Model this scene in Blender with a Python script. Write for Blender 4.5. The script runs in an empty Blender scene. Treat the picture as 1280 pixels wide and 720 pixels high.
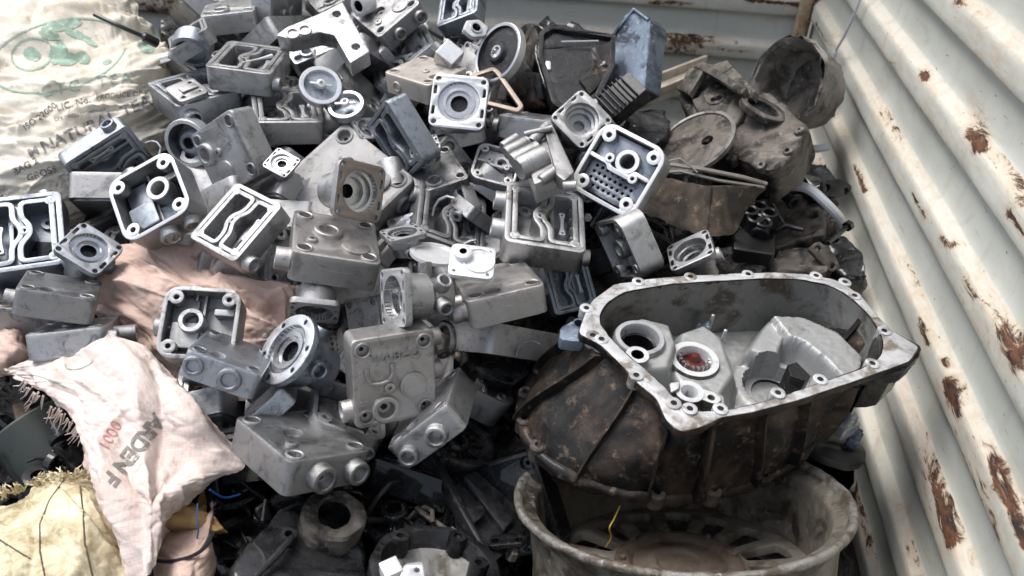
import bpy, bmesh, math, random
import numpy as np
from mathutils import Vector, Matrix, noise
from mathutils.geometry import tessellate_polygon
from mathutils.bvhtree import BVHTree
R = math.radians
random.seed(7)
SC = bpy.context.scene
COL = SC.collection

# ------------------------------------------------------------------ camera
F = 960.0                      # focal length in pixels of a 1280 px wide frame
CAM = np.array([0.0, 0.0, 1.12])
M3 = np.array([[0.98834662, 0.11089563, -0.10427423],
               [0.14964688, -0.58362282, 0.79811667],
               [0.02765083, -0.80442023, -0.59341682]])
cam = bpy.data.objects.new('camera', bpy.data.cameras.new('camera'))
COL.objects.link(cam); SC.camera = cam
cam.data.sensor_width = 36; cam.data.lens = F/1280*36
cam.data.clip_start = .02; cam.data.clip_end = 400
mw = Matrix.Identity(4)
for i in range(3):
    mw[i][0] = M3[i, 0]; mw[i][1] = -M3[i, 1]; mw[i][2] = -M3[i, 2]; mw[i][3] = CAM[i]
cam.matrix_world = mw
cam.data.dof.use_dof = True
cam.data.dof.focus_distance = 1.08
cam.data.dof.aperture_fstop = 5.0

# ------------------------------------------------------------------ light
SUN_EL, SUN_AZ = R(64), R(-70)          # azimuth from +Y towards +X
w = bpy.data.worlds.new("World"); SC.world = w; w.use_nodes = True
wn = w.node_tree
sky = wn.nodes.new('ShaderNodeTexSky'); sky.sky_type = 'NISHITA'; sky.sun_disc = False
sky.sun_elevation = SUN_EL; sky.sun_rotation = SUN_AZ
sky.dust_density = 3.0; sky.air_density = 1.0; sky.ozone_density = 1.0
hs = wn.nodes.new('ShaderNodeHueSaturation'); hs.inputs['Saturation'].default_value = .58
wn.links.new(sky.outputs[0], hs.inputs['Color'])
wn.links.new(hs.outputs[0], wn.nodes['Background'].inputs[0])
wn.nodes['Background'].inputs[1].default_value = 0.118
sd = bpy.data.lights.new('sun', 'SUN'); sd.energy = 1.65; sd.angle = R(30); sd.color = (1, .975, .945)
sun = bpy.data.objects.new('sun', sd); COL.objects.link(sun)
sv = Vector((math.sin(SUN_AZ)*math.cos(SUN_EL), math.cos(SUN_AZ)*math.cos(SUN_EL), math.sin(SUN_EL)))
sun.rotation_euler = sv.to_track_quat('Z', 'Y').to_euler()
SC.view_settings.view_transform = 'Standard'; SC.view_settings.look = 'None'
SC.view_settings.exposure = 0.97; SC.view_settings.gamma = 1
SC.view_settings.use_curve_mapping = False
SC.cycles.max_bounces = 6

# ------------------------------------------------------------------ helpers
def ray(u, v): return M3 @ np.array([(u-640)/F, (v-360)/F, 1.0])
def P(u, v, d): return Vector(CAM + ray(u, v)*d)
VV = [-150, 0, 100, 200, 360, 500, 720, 900]
DD = [1.72, 1.50, 1.36, 1.24, 1.10, 1.01, 0.90, 0.84]
def D(u, v): return float(np.interp(v, VV, DD))
def img(w_):                                # world -> camera space vector
    return M3.T @ (np.array(w_) - CAM)

def rodr(r):
    th = np.linalg.norm(r)
    if th < 1e-9: return np.eye(3)
    k = r/th; K = np.array([[0, -k[2], k[1]], [k[2], 0, -k[0]], [-k[1], k[0], 0]])
    return np.eye(3)+math.sin(th)*K+(1-math.cos(th))*K@K

INITS = []
_rs = np.random.RandomState(3)
for a in range(0, 360, 45):
    for t in (25, 60):
        for b in range(0, 360, 90):
            z = np.array([math.sin(R(t))*math.cos(R(b)), math.sin(R(t))*math.sin(R(b)), -math.cos(R(t))])
            x = np.array([math.cos(R(a)), math.sin(R(a)), 0.0]); x = x-z*(x@z); x /= np.linalg.norm(x)
            INITS.append(np.array([x, np.cross(z, x), z]).T)

def solve(pts, dz):
    L = np.array([p[:3] for p in pts], float)*.01
    U = np.array([p[3:5] for p in pts], float)
    uc, vc = U.mean(0); d = D(uc, vc)+dz
    Lc = L.mean(0)
    t0 = np.array([(uc-640)/F*d, (vc-360)/F*d, d])
    def res(q, R0):
        s = math.exp(q[5])
        X = s*((L-Lc)@(R0@rodr(q[:3])).T)+t0+np.array([q[3], q[4], 0])
        z_ = np.maximum(X[:, 2], .1)
        pr = np.stack([X[:, 0]/z_*F+640, X[:, 1]/z_*F+360], 1)-U
        return np.concatenate([pr.ravel(), [q[5]*4]])
    best = None
    def lm(q, R0, n):
        lam = 1.0; r = res(q, R0); c = r@r
        for _ in range(n):
            J = np.empty((len(r), 6))
            for k in range(6):
                q2 = q.copy(); q2[k] += 1e-5; J[:, k] = (res(q2, R0)-r)/1e-5
            A = J.T@J; g = J.T@r
            dq = -np.linalg.solve(A+lam*np.diag(np.diag(A)+1e-6), g)
            r2 = res(q+dq, R0); c2 = r2@r2
            if c2 < c: q, r, c, lam = q+dq, r2, c2, lam*.3
            else: lam *= 5
        return q, c
    cands = []
    for R0 in INITS:
        q, c = lm(np.zeros(6), R0, 5); cands.append((c, q, R0))
    cands.sort(key=lambda a: a[0])
    best = None
    for c, q, R0 in cands[:5]:
        q, c = lm(q, R0, 18)
        if best is None or c < best[0]: best = (c, q, R0)
    c, q, R0 = best
    s = math.exp(q[5]); Rm = R0@rodr(q[:3]); T = t0+np.array([q[3], q[4], 0])-s*Rm@Lc
    Rw = M3@Rm; Tw = CAM+M3@T
    m = Matrix.Identity(4)
    for i in range(3):
        for j in range(3): m[i][j] = Rw[i, j]*s*.01
        m[i][3] = Tw[i]
    return m, math.sqrt(c/len(pts)), s

def disc(u, v, dz, ang, ratio, roll=0, s=1.0, d=None):
    """pose whose local z (cm units) points to the viewer side, projecting towards image angle ang, foreshortened to ratio"""
    d = D(u, v)+dz if d is None else d
    vr = np.array([(u-640)/F, (v-360)/F, 1.0]); back = -vr/np.linalg.norm(vr)
    e = np.array([math.cos(R(ang)), -math.sin(R(ang)), 0.0]); e = e-back*(e@back); e /= np.linalg.norm(e)
    z = back*ratio+e*math.sqrt(1-ratio*ratio)
    x = np.array([math.cos(R(roll)), -math.sin(R(roll)), 0.0]); x = x-z*(x@z); x /= np.linalg.norm(x)
    y = np.cross(z, x); Rw = M3@np.array([x, y, z]).T
    m = Matrix.Identity(4); p = P(u, v, d)
    for i in range(3):
        for j in range(3): m[i][j] = Rw[i, j]*s*.01
        m[i][3] = p[i]
    return m

def onplane(m, u, v, z=0.0):
    """pixel ray met with the plane local z = z of pose m -> local xy"""
    mi = m.inverted(); o = mi@Vector(CAM); q = mi@(Vector(CAM)+Vector(ray(u, v))); r = q-o
    t = (z-o.z)/r.z; p = o+r*t
    return (p.x, p.y)

# ---- 2D loops
def rrect(w_, h, r, cx=0, cy=0, n=5):
    p = []
    for sx, sy, a0 in ((1, 1, 0), (-1, 1, 90), (-1, -1, 180), (1, -1, 270)):
        for k in range(n+1):
            a = R(a0+90*k/n); p.append((cx+sx*(w_/2-r)+r*math.cos(a), cy+sy*(h/2-r)+r*math.sin(a)))
    return p
def circ(cx, cy, r, n=24, r2=None, rot=0):
    r2 = r2 or r
    return [(cx+r*math.cos(2*math.pi*k/n+rot), cy+r2*math.sin(2*math.pi*k/n+rot)) for k in range(n)]
def area(l): return sum(l[i-1][0]*l[i][1]-l[i][0]*l[i-1][1] for i in range(len(l)))/2
def ccw(l): return list(l) if area(l) > 0 else list(l)[::-1]
def rpoly(pts, r, n=4):
    pts = ccw(pts); out = []
    for i in range(len(pts)):
        a, b, c = (Vector(pts[i-1]), Vector(pts[i]), Vector(pts[(i+1) % len(pts)]))
        d1, d2 = a-b, c-b; l1, l2 = d1.length, d2.length
        rr = min(r, l1*.48, l2*.48)
        p0 = b+d1/l1*rr; p2 = b+d2/l2*rr
        for k in range(n+1):
            t = k/n; q = p0*(1-t)**2+b*2*t*(1-t)+p2*t*t; out.append((q.x, q.y))
    return out
def off(l, d):
    """offset a ccw loop inwards by d"""
    n = len(l); out = []
    for i in range(n):
        a = Vector(l[i])-Vector(l[i-1]); b = Vector(l[(i+1) % n])-Vector(l[i])
        if a.length < 1e-9: a = b
        if b.length < 1e-9: b = a
        a.normalize(); b.normalize()
        na, nb = Vector((-a.y, a.x)), Vector((-b.y, b.x)); m = na+nb
        if m.length < 1e-6: m = na
        m.normalize(); k = 1/max(.5, m.dot(na)); out.append((l[i][0]+m.x*d*k, l[i][1]+m.y*d*k))
    return out

class B:
    def __init__(s): s.v = []; s.f = []; s.m = []; s.X = Matrix.Identity(4)
    def add(s, vs, fs, mat):
        o = len(s.v); s.v += [s.X@Vector(p) for p in vs]
        for k, f in enumerate(fs):
            s.f.append([i+o for i in f]); s.m.append(mat[k] if isinstance(mat, list) else mat)
        return s
    def ex(s, loops, z0, z1, b=0.0, mat=0, top=None, bot=True):
        top = mat if top is None else top
        loops = [ccw(l) for l in loops]; vs = []; fs = []; ms = []; tops = []; bots = []
        for k, l in enumerate(loops):
            sg = 1 if k == 0 else -1; n = len(l)
            rings = [(0, z0)]
            if b > 0: rings += [(0, z1-b), (b*.3*sg, z1-b*.3), (b*sg, z1)]
            else: rings += [(0, z1)]
            st = len(vs)
            for d, z in rings:
                q = l if d == 0 else off(l, d)
                vs += [(x, y, z) for x, y in q]
            for r_ in range(len(rings)-1):
                for i in range(n):
                    j = (i+1) % n; a = st+r_*n
                    fs.append([a+i, a+j, a+n+j, a+n+i]); ms.append(mat)
            bots.append(list(range(st, st+n))); e = st+(len(rings)-1)*n; tops.append(list(range(e, e+n)))
        for grp, m_, on in ((tops, top, True), (bots, mat, bot)):
            if not on: continue
            flat = [i for g in grp for i in g]
            tr = tessellate_polygon([[Vector((vs[i][0], vs[i][1], 0)) for i in g] for g in grp])
            for t in tr: fs.append([flat[i] for i in t]); ms.append(m_)
        return s.add(vs, fs, ms)
    def lathe(s, prof, m=None, n=28, mat=0, mats=None, jit=0):
        m = m or Matrix.Identity(4); vs = []; fs = []; ms = []
        for (r, z) in prof:
            for k in range(n):
                a = 2*math.pi*k/n; q = r
                if jit: q = r*(1+jit*noise.noise(Vector((math.cos(a)*2, math.sin(a)*2, z*.3+r))))
                vs.append(m@Vector((q*math.cos(a), q*math.sin(a), z)))
        for i in range(len(prof)-1):
            for k in range(n):
                j = (k+1) % n; fs.append([i*n+k, i*n+j, (i+1)*n+j, (i+1)*n+k])
                ms.append(mats[i] if mats else mat)
        return s.add(vs, fs, ms)
    def tube(s, path, r, n=8, mat=0, cap=True):
        path = [Vector(p) for p in path]; vs = []; fs = []; up = None
        for i, p in enumerate(path):
            t = (path[min(i+1, len(path)-1)]-path[max(i-1, 0)]).normalized()
            if up is None: up = t.orthogonal().normalized()
            up = (up-t*up.dot(t)); up = up.normalized() if up.length > 1e-5 else t.orthogonal().normalized()
            sd_ = t.cross(up); rr = r[i] if isinstance(r, (list, tuple)) else r
            for k in range(n):
                a = 2*math.pi*k/n; vs.append(p+up*rr*math.cos(a)+sd_*rr*math.sin(a))
        for i in range(len(path)-1):
            for k in range(n):
                j = (k+1) % n; fs.append([i*n+k, i*n+j, (i+1)*n+j, (i+1)*n+k])
        if cap: fs.append(list(range(n))[::-1]); fs.append(list(range(len(vs)-n, len(vs))))
        return s.add(vs, fs, mat)
    def box(s, x0, x1, y0, y1, z0, z1, b=.15, r=.25, mat=0, top=None):
        return s.ex([rrect(x1-x0, y1-y0, min(r, (x1-x0)*.45, (y1-y0)*.45), (x0+x1)/2, (y0+y1)/2, 3)], z0, z1, b, mat, top)
    def mesh(s, name, smooth=32, jit=0.0):
        me = bpy.data.meshes.new(name)
        vs = s.v
        me.from_pydata([tuple(p) for p in vs], [], s.f); me.polygons.foreach_set('material_index', s.m)
        bm = bmesh.new(); bm.from_mesh(me); bmesh.ops.recalc_face_normals(bm, faces=bm.faces); bm.to_mesh(me); bm.free()
        me.shade_smooth(); me.set_sharp_from_angle(angle=R(smooth)); me.update()
        return me

def mk(name, b, mats, parent=None, smooth=32, m=None):
    me = b if isinstance(b, bpy.types.Mesh) else b.mesh(name, smooth)
    if isinstance(b, bpy.types.Mesh) and mats and len(me.materials): me = me.copy(); me.materials.clear()
    o = bpy.data.objects.new(name, me); COL.objects.link(o)
    if not len(me.materials):
        for x in mats: me.materials.append(x)
    if parent is not None: o.parent = parent
    if m is not None: o.matrix_local = m
    return o
def thing(name, label, cat, m, group=None):
    o = bpy.data.objects.new(name, None); COL.objects.link(o); o.matrix_world = m; o.empty_display_size = 1
    o['label'] = label; o['category'] = cat
    if group: o['group'] = group
    return o
def tag(o, label, cat, group=None, kind=None):
    if label: o['label'] = label
    if cat: o['category'] = cat
    if group: o['group'] = group
    if kind: o['kind'] = kind
    return o

# ------------------------------------------------------------------ materials
def nt(name):
    m = bpy.data.materials.new(name); m.use_nodes = True; t = m.node_tree
    return m, t, t.nodes['Principled BSDF']
def N(t, typ, **kw):
    n = t.nodes.new(typ)
    for k, v in kw.items():
        if k in n.inputs: n.inputs[k].default_value = v
        else: setattr(n, k, v)
    return n
def ramp(t, src, a, b, ca=(0, 0, 0, 1), cb=(1, 1, 1, 1)):
    n = t.nodes.new('ShaderNodeValToRGB'); n.color_ramp.elements[0].position = a; n.color_ramp.elements[1].position = b
    n.color_ramp.elements[0].color = ca; n.color_ramp.elements[1].color = cb; t.links.new(src, n.inputs[0]); return n.outputs[0]
def N_mul(t, a, k):
    n = N(t, 'ShaderNodeMath', operation='MULTIPLY'); t.links.new(a, n.inputs[0]); n.inputs[1].default_value = k; return n.outputs[0]
def mixc(t, fac, a, b, mode='MIX'):
    n = t.nodes.new('ShaderNodeMix'); n.data_type = 'RGBA'; n.blend_type = mode
    for k, val in ((0, fac), (6, a), (7, b)):
        if isinstance(val, (int, float)): n.inputs[k].default_value = val
        elif isinstance(val, tuple): n.inputs[k].default_value = val if len(val) == 4 else (*val, 1)
        else: t.links.new(val, n.inputs[k])
    return n.outputs[2]
def coords(t, scale=(1, 1, 1), rnd=True):
    tc = t.nodes.new('ShaderNodeTexCoord'); mp = t.nodes.new('ShaderNodeMapping'); mp.inputs['Scale'].default_value = scale
    t.links.new(tc.outputs['Object'], mp.inputs[0])
    if rnd:
        oi = t.nodes.new('ShaderNodeObjectInfo'); mu = N(t, 'ShaderNodeMath', operation='MULTIPLY'); mu.inputs[1].default_value = 137
        t.links.new(oi.outputs['Random'], mu.inputs[0]); t.links.new(mu.outputs[0], mp.inputs['Location'])
    return mp.outputs[0]
def noi(t, c, scale, detail=5, rough=.6, dist=0):
    n = t.nodes.new('ShaderNodeTexNoise'); n.inputs['Scale'].default_value = scale; n.inputs['Detail'].default_value = detail
    n.inputs['Roughness'].default_value = rough; n.inputs['Distortion'].default_value = dist
    t.links.new(c, n.inputs['Vector']); return n.outputs['Fac']
def bump(t, p, h, strength, dist=.002, prev=None):
    b = t.nodes.new('ShaderNodeBump'); b.inputs['Strength'].default_value = strength; b.inputs['Distance'].default_value = dist
    t.links.new(h, b.inputs['Height'])
    if prev: t.links.new(prev, b.inputs['Normal'])
    t.links.new(b.outputs[0], p.inputs['Normal']); return b.outputs[0]

def metal(name, base, stain, amt=.45, metallic=.7, rough=(.38, .62), sc=1.0, bmp=.35, stain2=None, vary=.12, fine=1.0, grime=0, coat=0, spec=.5):
    """local coordinates are centimetres"""
    m, t, p = nt(name); c = coords(t)
    big = noi(t, c, .22*sc, 6, .65, .6); mid = noi(t, c, .9*sc, 5, .7); fn = noi(t, c, 12*fine, 4, .7)
    col = mixc(t, ramp(t, big, .62-amt*.19, .74-amt*.15), base, stain)
    if stain2: col = mixc(t, ramp(t, mid, .56, .70), col, stain2)
    col = mixc(t, .35, col, ramp(t, mid, .3, .75, (.55, .55, .56, 1), (1.0, 1.0, 1.0, 1)), 'MULTIPLY')
    col = mixc(t, .16, col, ramp(t, fn, .35, .7, (.4, .4, .4, 1), (1, 1, 1, 1)), 'MULTIPLY')
    if grime:
        g1 = noi(t, c, .38, 7, .7, 1.6); col = mixc(t, N_mul(t, ramp(t, g1, .57, .66), grime), col, tuple(x*.22 for x in base))
        g2 = noi(t, c, 1.3, 6, .75, .8); col = mixc(t, N_mul(t, ramp(t, g2, .62, .70), .6), col, tuple(min(1, x*1.45) for x in base))
        sm = t.nodes.new('ShaderNodeMapping'); sm.inputs['Scale'].default_value = (.25, 9, 3); sm.inputs['Rotation'].default_value = (.3, .5, .7); t.links.new(c, sm.inputs[0])
        col = mixc(t, N_mul(t, ramp(t, noi(t, sm.outputs[0], 1.0, 3, .6), .68, .72), .45), col, tuple(min(1, x*1.7) for x in base))
    oi = t.nodes.new('ShaderNodeObjectInfo')
    col = mixc(t, 1.0, col, ramp(t, oi.outputs['Random'], 0, 1, (1-vary, 1-vary, 1-vary, 1), (1, 1, 1, 1)), 'MULTIPLY')
    t.links.new(col, p.inputs['Base Color']); p.inputs['Metallic'].default_value = metallic; p.inputs['Coat Weight'].default_value = coat; p.inputs['Coat Roughness'].default_value = .08; p.inputs['Specular IOR Level'].default_value = spec
    r = t.nodes.new('ShaderNodeMapRange'); t.links.new(mid, r.inputs[0]); r.inputs[1].default_value = .3; r.inputs[2].default_value = .7
    r.inputs[3].default_value = rough[0]; r.inputs[4].default_value = rough[1]; t.links.new(r.outputs[0], p.inputs['Roughness'])
    n1 = bump(t, p, fn, min(1, bmp*1.5), .0008); bump(t, p, mid, bmp*.8, .0015, n1)
    return m
MC = metal('cast_aluminium', (.55, .55, .555), (.27, .265, .26), .5, .9, (.29, .46), bmp=.5, vary=.36, grime=.6)
MCC = metal('cast_aluminium_bluish', (.49, .515, .55), (.24, .26, .29), .4, .9, (.25, .44), bmp=.45, vary=.36, grime=.6)
MCG = metal('dull_cast_grey', (.36, .355, .355), (.19, .185, .18), .5, .45, (.45, .65), bmp=.5, grime=.6)
MCT = metal('cast_aluminium_taupe', (.50, .48, .465), (.27, .245, .23), .5, .85, (.28, .48), bmp=.45, vary=.1, grime=.6)
MIN = metal('chamber_shade_black', (.022, .024, .028), (.008, .009, .010), .5, .4, (.3, .6), bmp=.6)  # recess shade painted into the chamber walls and floor
MCB = metal('cast_aluminium_cool', (.36, .395, .44), (.14, .16, .19), .5, .85, (.25, .45), grime=.7, vary=.2)
MW = metal('machined_face', (.80, .81, .82), (.62, .62, .62), .2, .35, (.28, .42), bmp=.12, vary=.06)
MWG = metal('machined_face_dull', (.68, .69, .71), (.36, .37, .39), .35, .6, (.3, .45), bmp=.15)
MS = metal('polished_bore', (.66, .66, .66), (.42, .42, .42), .3, .95, (.14, .28), bmp=.06)
MTANL = metal('beige_tinted_alloy', (.60, .55, .50), (.36, .31, .26), .4, .5, (.36, .55))
MTAN = metal('tan_stained_alloy', (.36, .30, .25), (.24, .19, .15), .5, .5, (.4, .6))
MO = metal('oily_iron_and_shade_black', (.008, .009, .011), (.003, .003, .004), .6, .25, (.10, .38), bmp=1.0, stain2=(.026, .027, .031), coat=.55, spec=.3)  # oily iron; also paints shade in holes and behind the spokes
MOD = metal('grimy_dark_alloy', (.032, .033, .036), (.007, .007, .008), .7, .45, (.18, .5), bmp=.9, stain2=(.09, .086, .082), coat=.2, spec=.35)
MBR = metal('rust_brown_alloy', (.080, .055, .039), (.007, .007, .007), 1.35, .3, (.22, .65), bmp=1.0, stain2=(.19, .135, .095), sc=.62, coat=.15, spec=.4)
MBG = metal('dirty_grey_brown_casting', (.165, .145, .125), (.022, .019, .017), 1.0, .35, (.35, .7), bmp=1.0, stain2=(.29, .265, .245), sc=.9, coat=.1)
MHI = metal('housing_inside_alloy', (.25, .25, .24), (.10, .085, .07), .8, .6, (.38, .6), bmp=.35, stain2=(.30, .29, .27))
MHW = metal('housing_flange_face', (.68, .69, .71), (.24, .205, .17), .8, .5, (.28, .48), bmp=.6, sc=1.3)
MRM = metal('weathered_rim_alloy', (.27, .245, .20), (.075, .06, .045), .9, .45, (.35, .6), bmp=.9, stain2=(.36, .35, .31), sc=.8)
MLIP = metal('worn_rim_edge', (.40, .385, .35), (.15, .12, .09), .9, .6, (.28, .55), bmp=1.0, sc=1.8, stain2=(.55, .54, .52))
MHUB = metal('rusty_hub_iron', (.15, .115, .09), (.08, .045, .03), .5, .3, (.55, .85), bmp=1)
MBL = metal('blue_grey_alloy', (.25, .31, .40), (.05, .06, .08), .9, .6, (.3, .55), bmp=.9, stain2=(.52, .56, .62))
def plain(name, col, rough=.5, metallic=0, bmp=.2, sc=2, var=.4):
    m, t, p = nt(name); c = coords(t); f = noi(t, c, sc, 5, .65)
    cc = mixc(t, ramp(t, f, .35, .7), tuple(x*(1-var) for x in col), col)
    t.links.new(cc, p.inputs['Base Color']); p.inputs['Roughness'].default_value = rough; p.inputs['Metallic'].default_value = metallic
    bump(t, p, f, bmp, .001); return m
MBP = plain('black_plastic', (.018, .018, .02), .35, bmp=.3)
MRED = plain('red_oil_residue', (.11, .014, .009), .2, bmp=.6)
MHOSE = plain('pale_plastic_hose', (.55, .57, .6), .3, var=.15)
MYEL = plain('yellow_string', (.6, .42, .03), .6)
MBLUE = plain('blue_string', (.02, .10, .32), .5)
def printmat(name, col):
    m, t, p = nt(name); c = coords(t, rnd=False); f = noi(t, c, 130, 5, .7)
    t.links.new(mixc(t, ramp(t, f, .55, .66), col, (.66, .60, .52)), p.inputs['Base Color']); p.inputs['Roughness'].default_value = .8; return m
MINK = printmat('faded_black_print', (.20, .185, .175))
MINKG = printmat('faded_green_print', (.30, .42, .33))
MINKR = printmat('faded_red_print', (.55, .22, .22))
MLILAC = plain('lilac_plastic_film', (.42, .36, .44), .5, sc=30)

def sackmat(name, col, dirt, weave=420, amt=.5, bs=7):
    m, t, p = nt(name); c = coords(t, rnd=False)
    big = noi(t, c, bs, 6, .7, .5); mid = noi(t, c, 45, 5, .7); rough = .75
    col_ = mixc(t, ramp(t, big, .66-amt*.3, .85-amt*.2), col, dirt)
    col_ = mixc(t, ramp(t, mid, .58, .72), col_, tuple(x*.82 for x in dirt))
    uv = t.nodes.new('ShaderNodeUVMap')
    hs_ = []
    for d in ('X', 'Y'):
        wv = t.nodes.new('ShaderNodeTexWave'); wv.bands_direction = d; wv.inputs['Scale'].default_value = weave
        wv.inputs['Distortion'].default_value = 1.2; wv.inputs['Detail'].default_value = 1; wv.inputs['Detail Scale'].default_value = 3
        t.links.new(uv.outputs[0], wv.inputs['Vector']); hs_.append(wv.outputs['Fac'])
    mx = N(t, 'ShaderNodeMath', operation='MAXIMUM'); t.links.new(hs_[0], mx.inputs[0]); t.links.new(hs_[1], mx.inputs[1])
    col_ = mixc(t, .3, col_, ramp(t, mx.outputs[0], .3, .9, (.75, .73, .7, 1), (1, 1, 1, 1)), 'MULTIPLY')
    t.links.new(col_, p.inputs['Base Color']); p.inputs['Roughness'].default_value = rough
    n1 = bump(t, p, mx.outputs[0], .2, .0005); bump(t, p, mid, .6, .003, n1)
    return m
SKC = sackmat('cream_woven_sack', (.66, .61, .52), (.50, .42, .32), 100, .5)
SKP = sackmat('pink_woven_sack', (.57, .42, .355), (.42, .28, .22), 100, .45)
SKW = sackmat('pale_pink_woven_sack', (.68, .575, .53), (.45, .33, .28), 100, .35)
SKJ = sackmat('yellow_jute', (.72, .65, .47), (.36, .29, .16), 90, .8, 22)

# ------------------------------------------------------------------ setting
ZB = {}
def wallmat():
    m, t, p = nt('rusty_cream_paint'); c = coords(t, (1, 1, 1), False)
    big = noi(t, c, 3, 5, .6); st = t.nodes.new('ShaderNodeMapping'); st.inputs['Scale'].default_value = (1, .5, 1.6)
    t.links.new(c, st.inputs[0]); fine_ = noi(t, st.outputs[0], 42, 8, .78, 1.1); tiny = noi(t, st.outputs[0], 75, 5, .7, .3)
    paint = mixc(t, ramp(t, big, .35, .65), (.50, .515, .47), (.56, .57, .52))
    at = N(t, 'ShaderNodeAttribute', attribute_name='ridge_highlight'); paint = mixc(t, at.outputs['Fac'], paint, (.62, .585, .51))  # cream ridges, with the bright ledge highlight painted in
    scuff = ramp(t, noi(t, st.outputs[0], 12, 6, .7, 1.2), .58, .70)
    paint = mixc(t, N_mul(t, scuff, .4), paint, (.36, .32, .25))
    scr = t.nodes.new('ShaderNodeMapping'); scr.inputs['Scale'].default_value = (8, 1.2, 14); scr.inputs['Rotation'].default_value = (.5, 0, 0); t.links.new(c, scr.inputs[0])
    paint = mixc(t, N_mul(t, ramp(t, noi(t, scr.outputs[0], 9, 3, .6), .69, .72), .55), paint, (.22, .18, .14))
    spk = ramp(t, noi(t, st.outputs[0], 120, 3, .5), .70, .74); paint = mixc(t, N_mul(t, spk, .8), paint, (.12, .08, .055))
    streak = t.nodes.new('ShaderNodeMapping'); streak.inputs['Scale'].default_value = (1, 1, .12) ; t.links.new(c, streak.inputs[0])
    paint = mixc(t, N_mul(t, ramp(t, noi(t, streak.outputs[0], 38, 4, .6), .55, .75), .35), paint, (.40, .37, .29))
    ar = N(t, 'ShaderNodeAttribute', attribute_name='rust')
    a1 = N(t, 'ShaderNodeMath', operation='ADD'); t.links.new(ar.outputs['Fac'], a1.inputs[0]); t.links.new(fine_, a1.inputs[1])
    rm = ramp(t, a1.outputs[0], .85, .94); halo = ramp(t, a1.outputs[0], .66, .92)
    col = mixc(t, N_mul(t, halo, .55), paint, (.46, .30, .15))
    rustc = mixc(t, ramp(t, tiny, .4, .6), (.018, .010, .008), (.115, .045, .021))
    col = mixc(t, rm, col, rustc)
    t.links.new(col, p.inputs['Base Color'])
    ro = t.nodes.new('ShaderNodeMapRange'); t.links.new(rm, ro.inputs[0]); ro.inputs[3].default_value = .42; ro.inputs[4].default_value = .85
    t.links.new(ro.outputs[0], p.inputs['Roughness'])
    n1 = bump(t, p, big, .5, .02); n2 = bump(t, p, tiny, .12, .002, n1)
    inv = N(t, 'ShaderNodeMath', operation='SUBTRACT'); inv.inputs[0].default_value = 1; t.links.new(rm, inv.inputs[1])
    bump(t, p, inv.outputs[0], .6, .0015, n2)
    return m
MWALL = wallmat()
XW, YW = .50, 2.18
RIDGES = [CAM[2]-.178+.127*k for k in range(-8, 10)]          # z of every up-facing ledge
def section(ztop):
    """profile points (z, protrusion, ridge-colour) of one corrugation, from its ledge downwards"""
    return [(ztop+.008, 0, .1), (ztop+.004, .0015, .8), (ztop-.008, .0125, .9), (ztop-.011, .0145, .7), (ztop-.018, .0155, .25), (ztop-.027, .0155, .22), (ztop-.036, .0155, .22), (ztop-.045, .015, .22), (ztop-.049, .0135, .22),
            (ztop-.053, .004, .1), (ztop-.056, 0, 0), (ztop-.068, -.001, 0), (ztop-.080, -.001, 0), (ztop-.092, -.001, 0), (ztop-.106, -.001, 0)]
def rustseg(pts):
    """rust patches given as (pixel a, pixel b, radius m, strength) -> world segments on a wall"""
    out = []
    for (a, b, r, s_, w_) in pts:
        q = []
        for (u, v) in (a, b):
            rr = ray(u, v); t = (XW-.014)/rr[0] if w_ == 'r' else (YW-.014)/rr[1]
            q.append(Vector(CAM+rr*t))
        out.append((q[0], q[1], r, s_))
    return out
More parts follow.
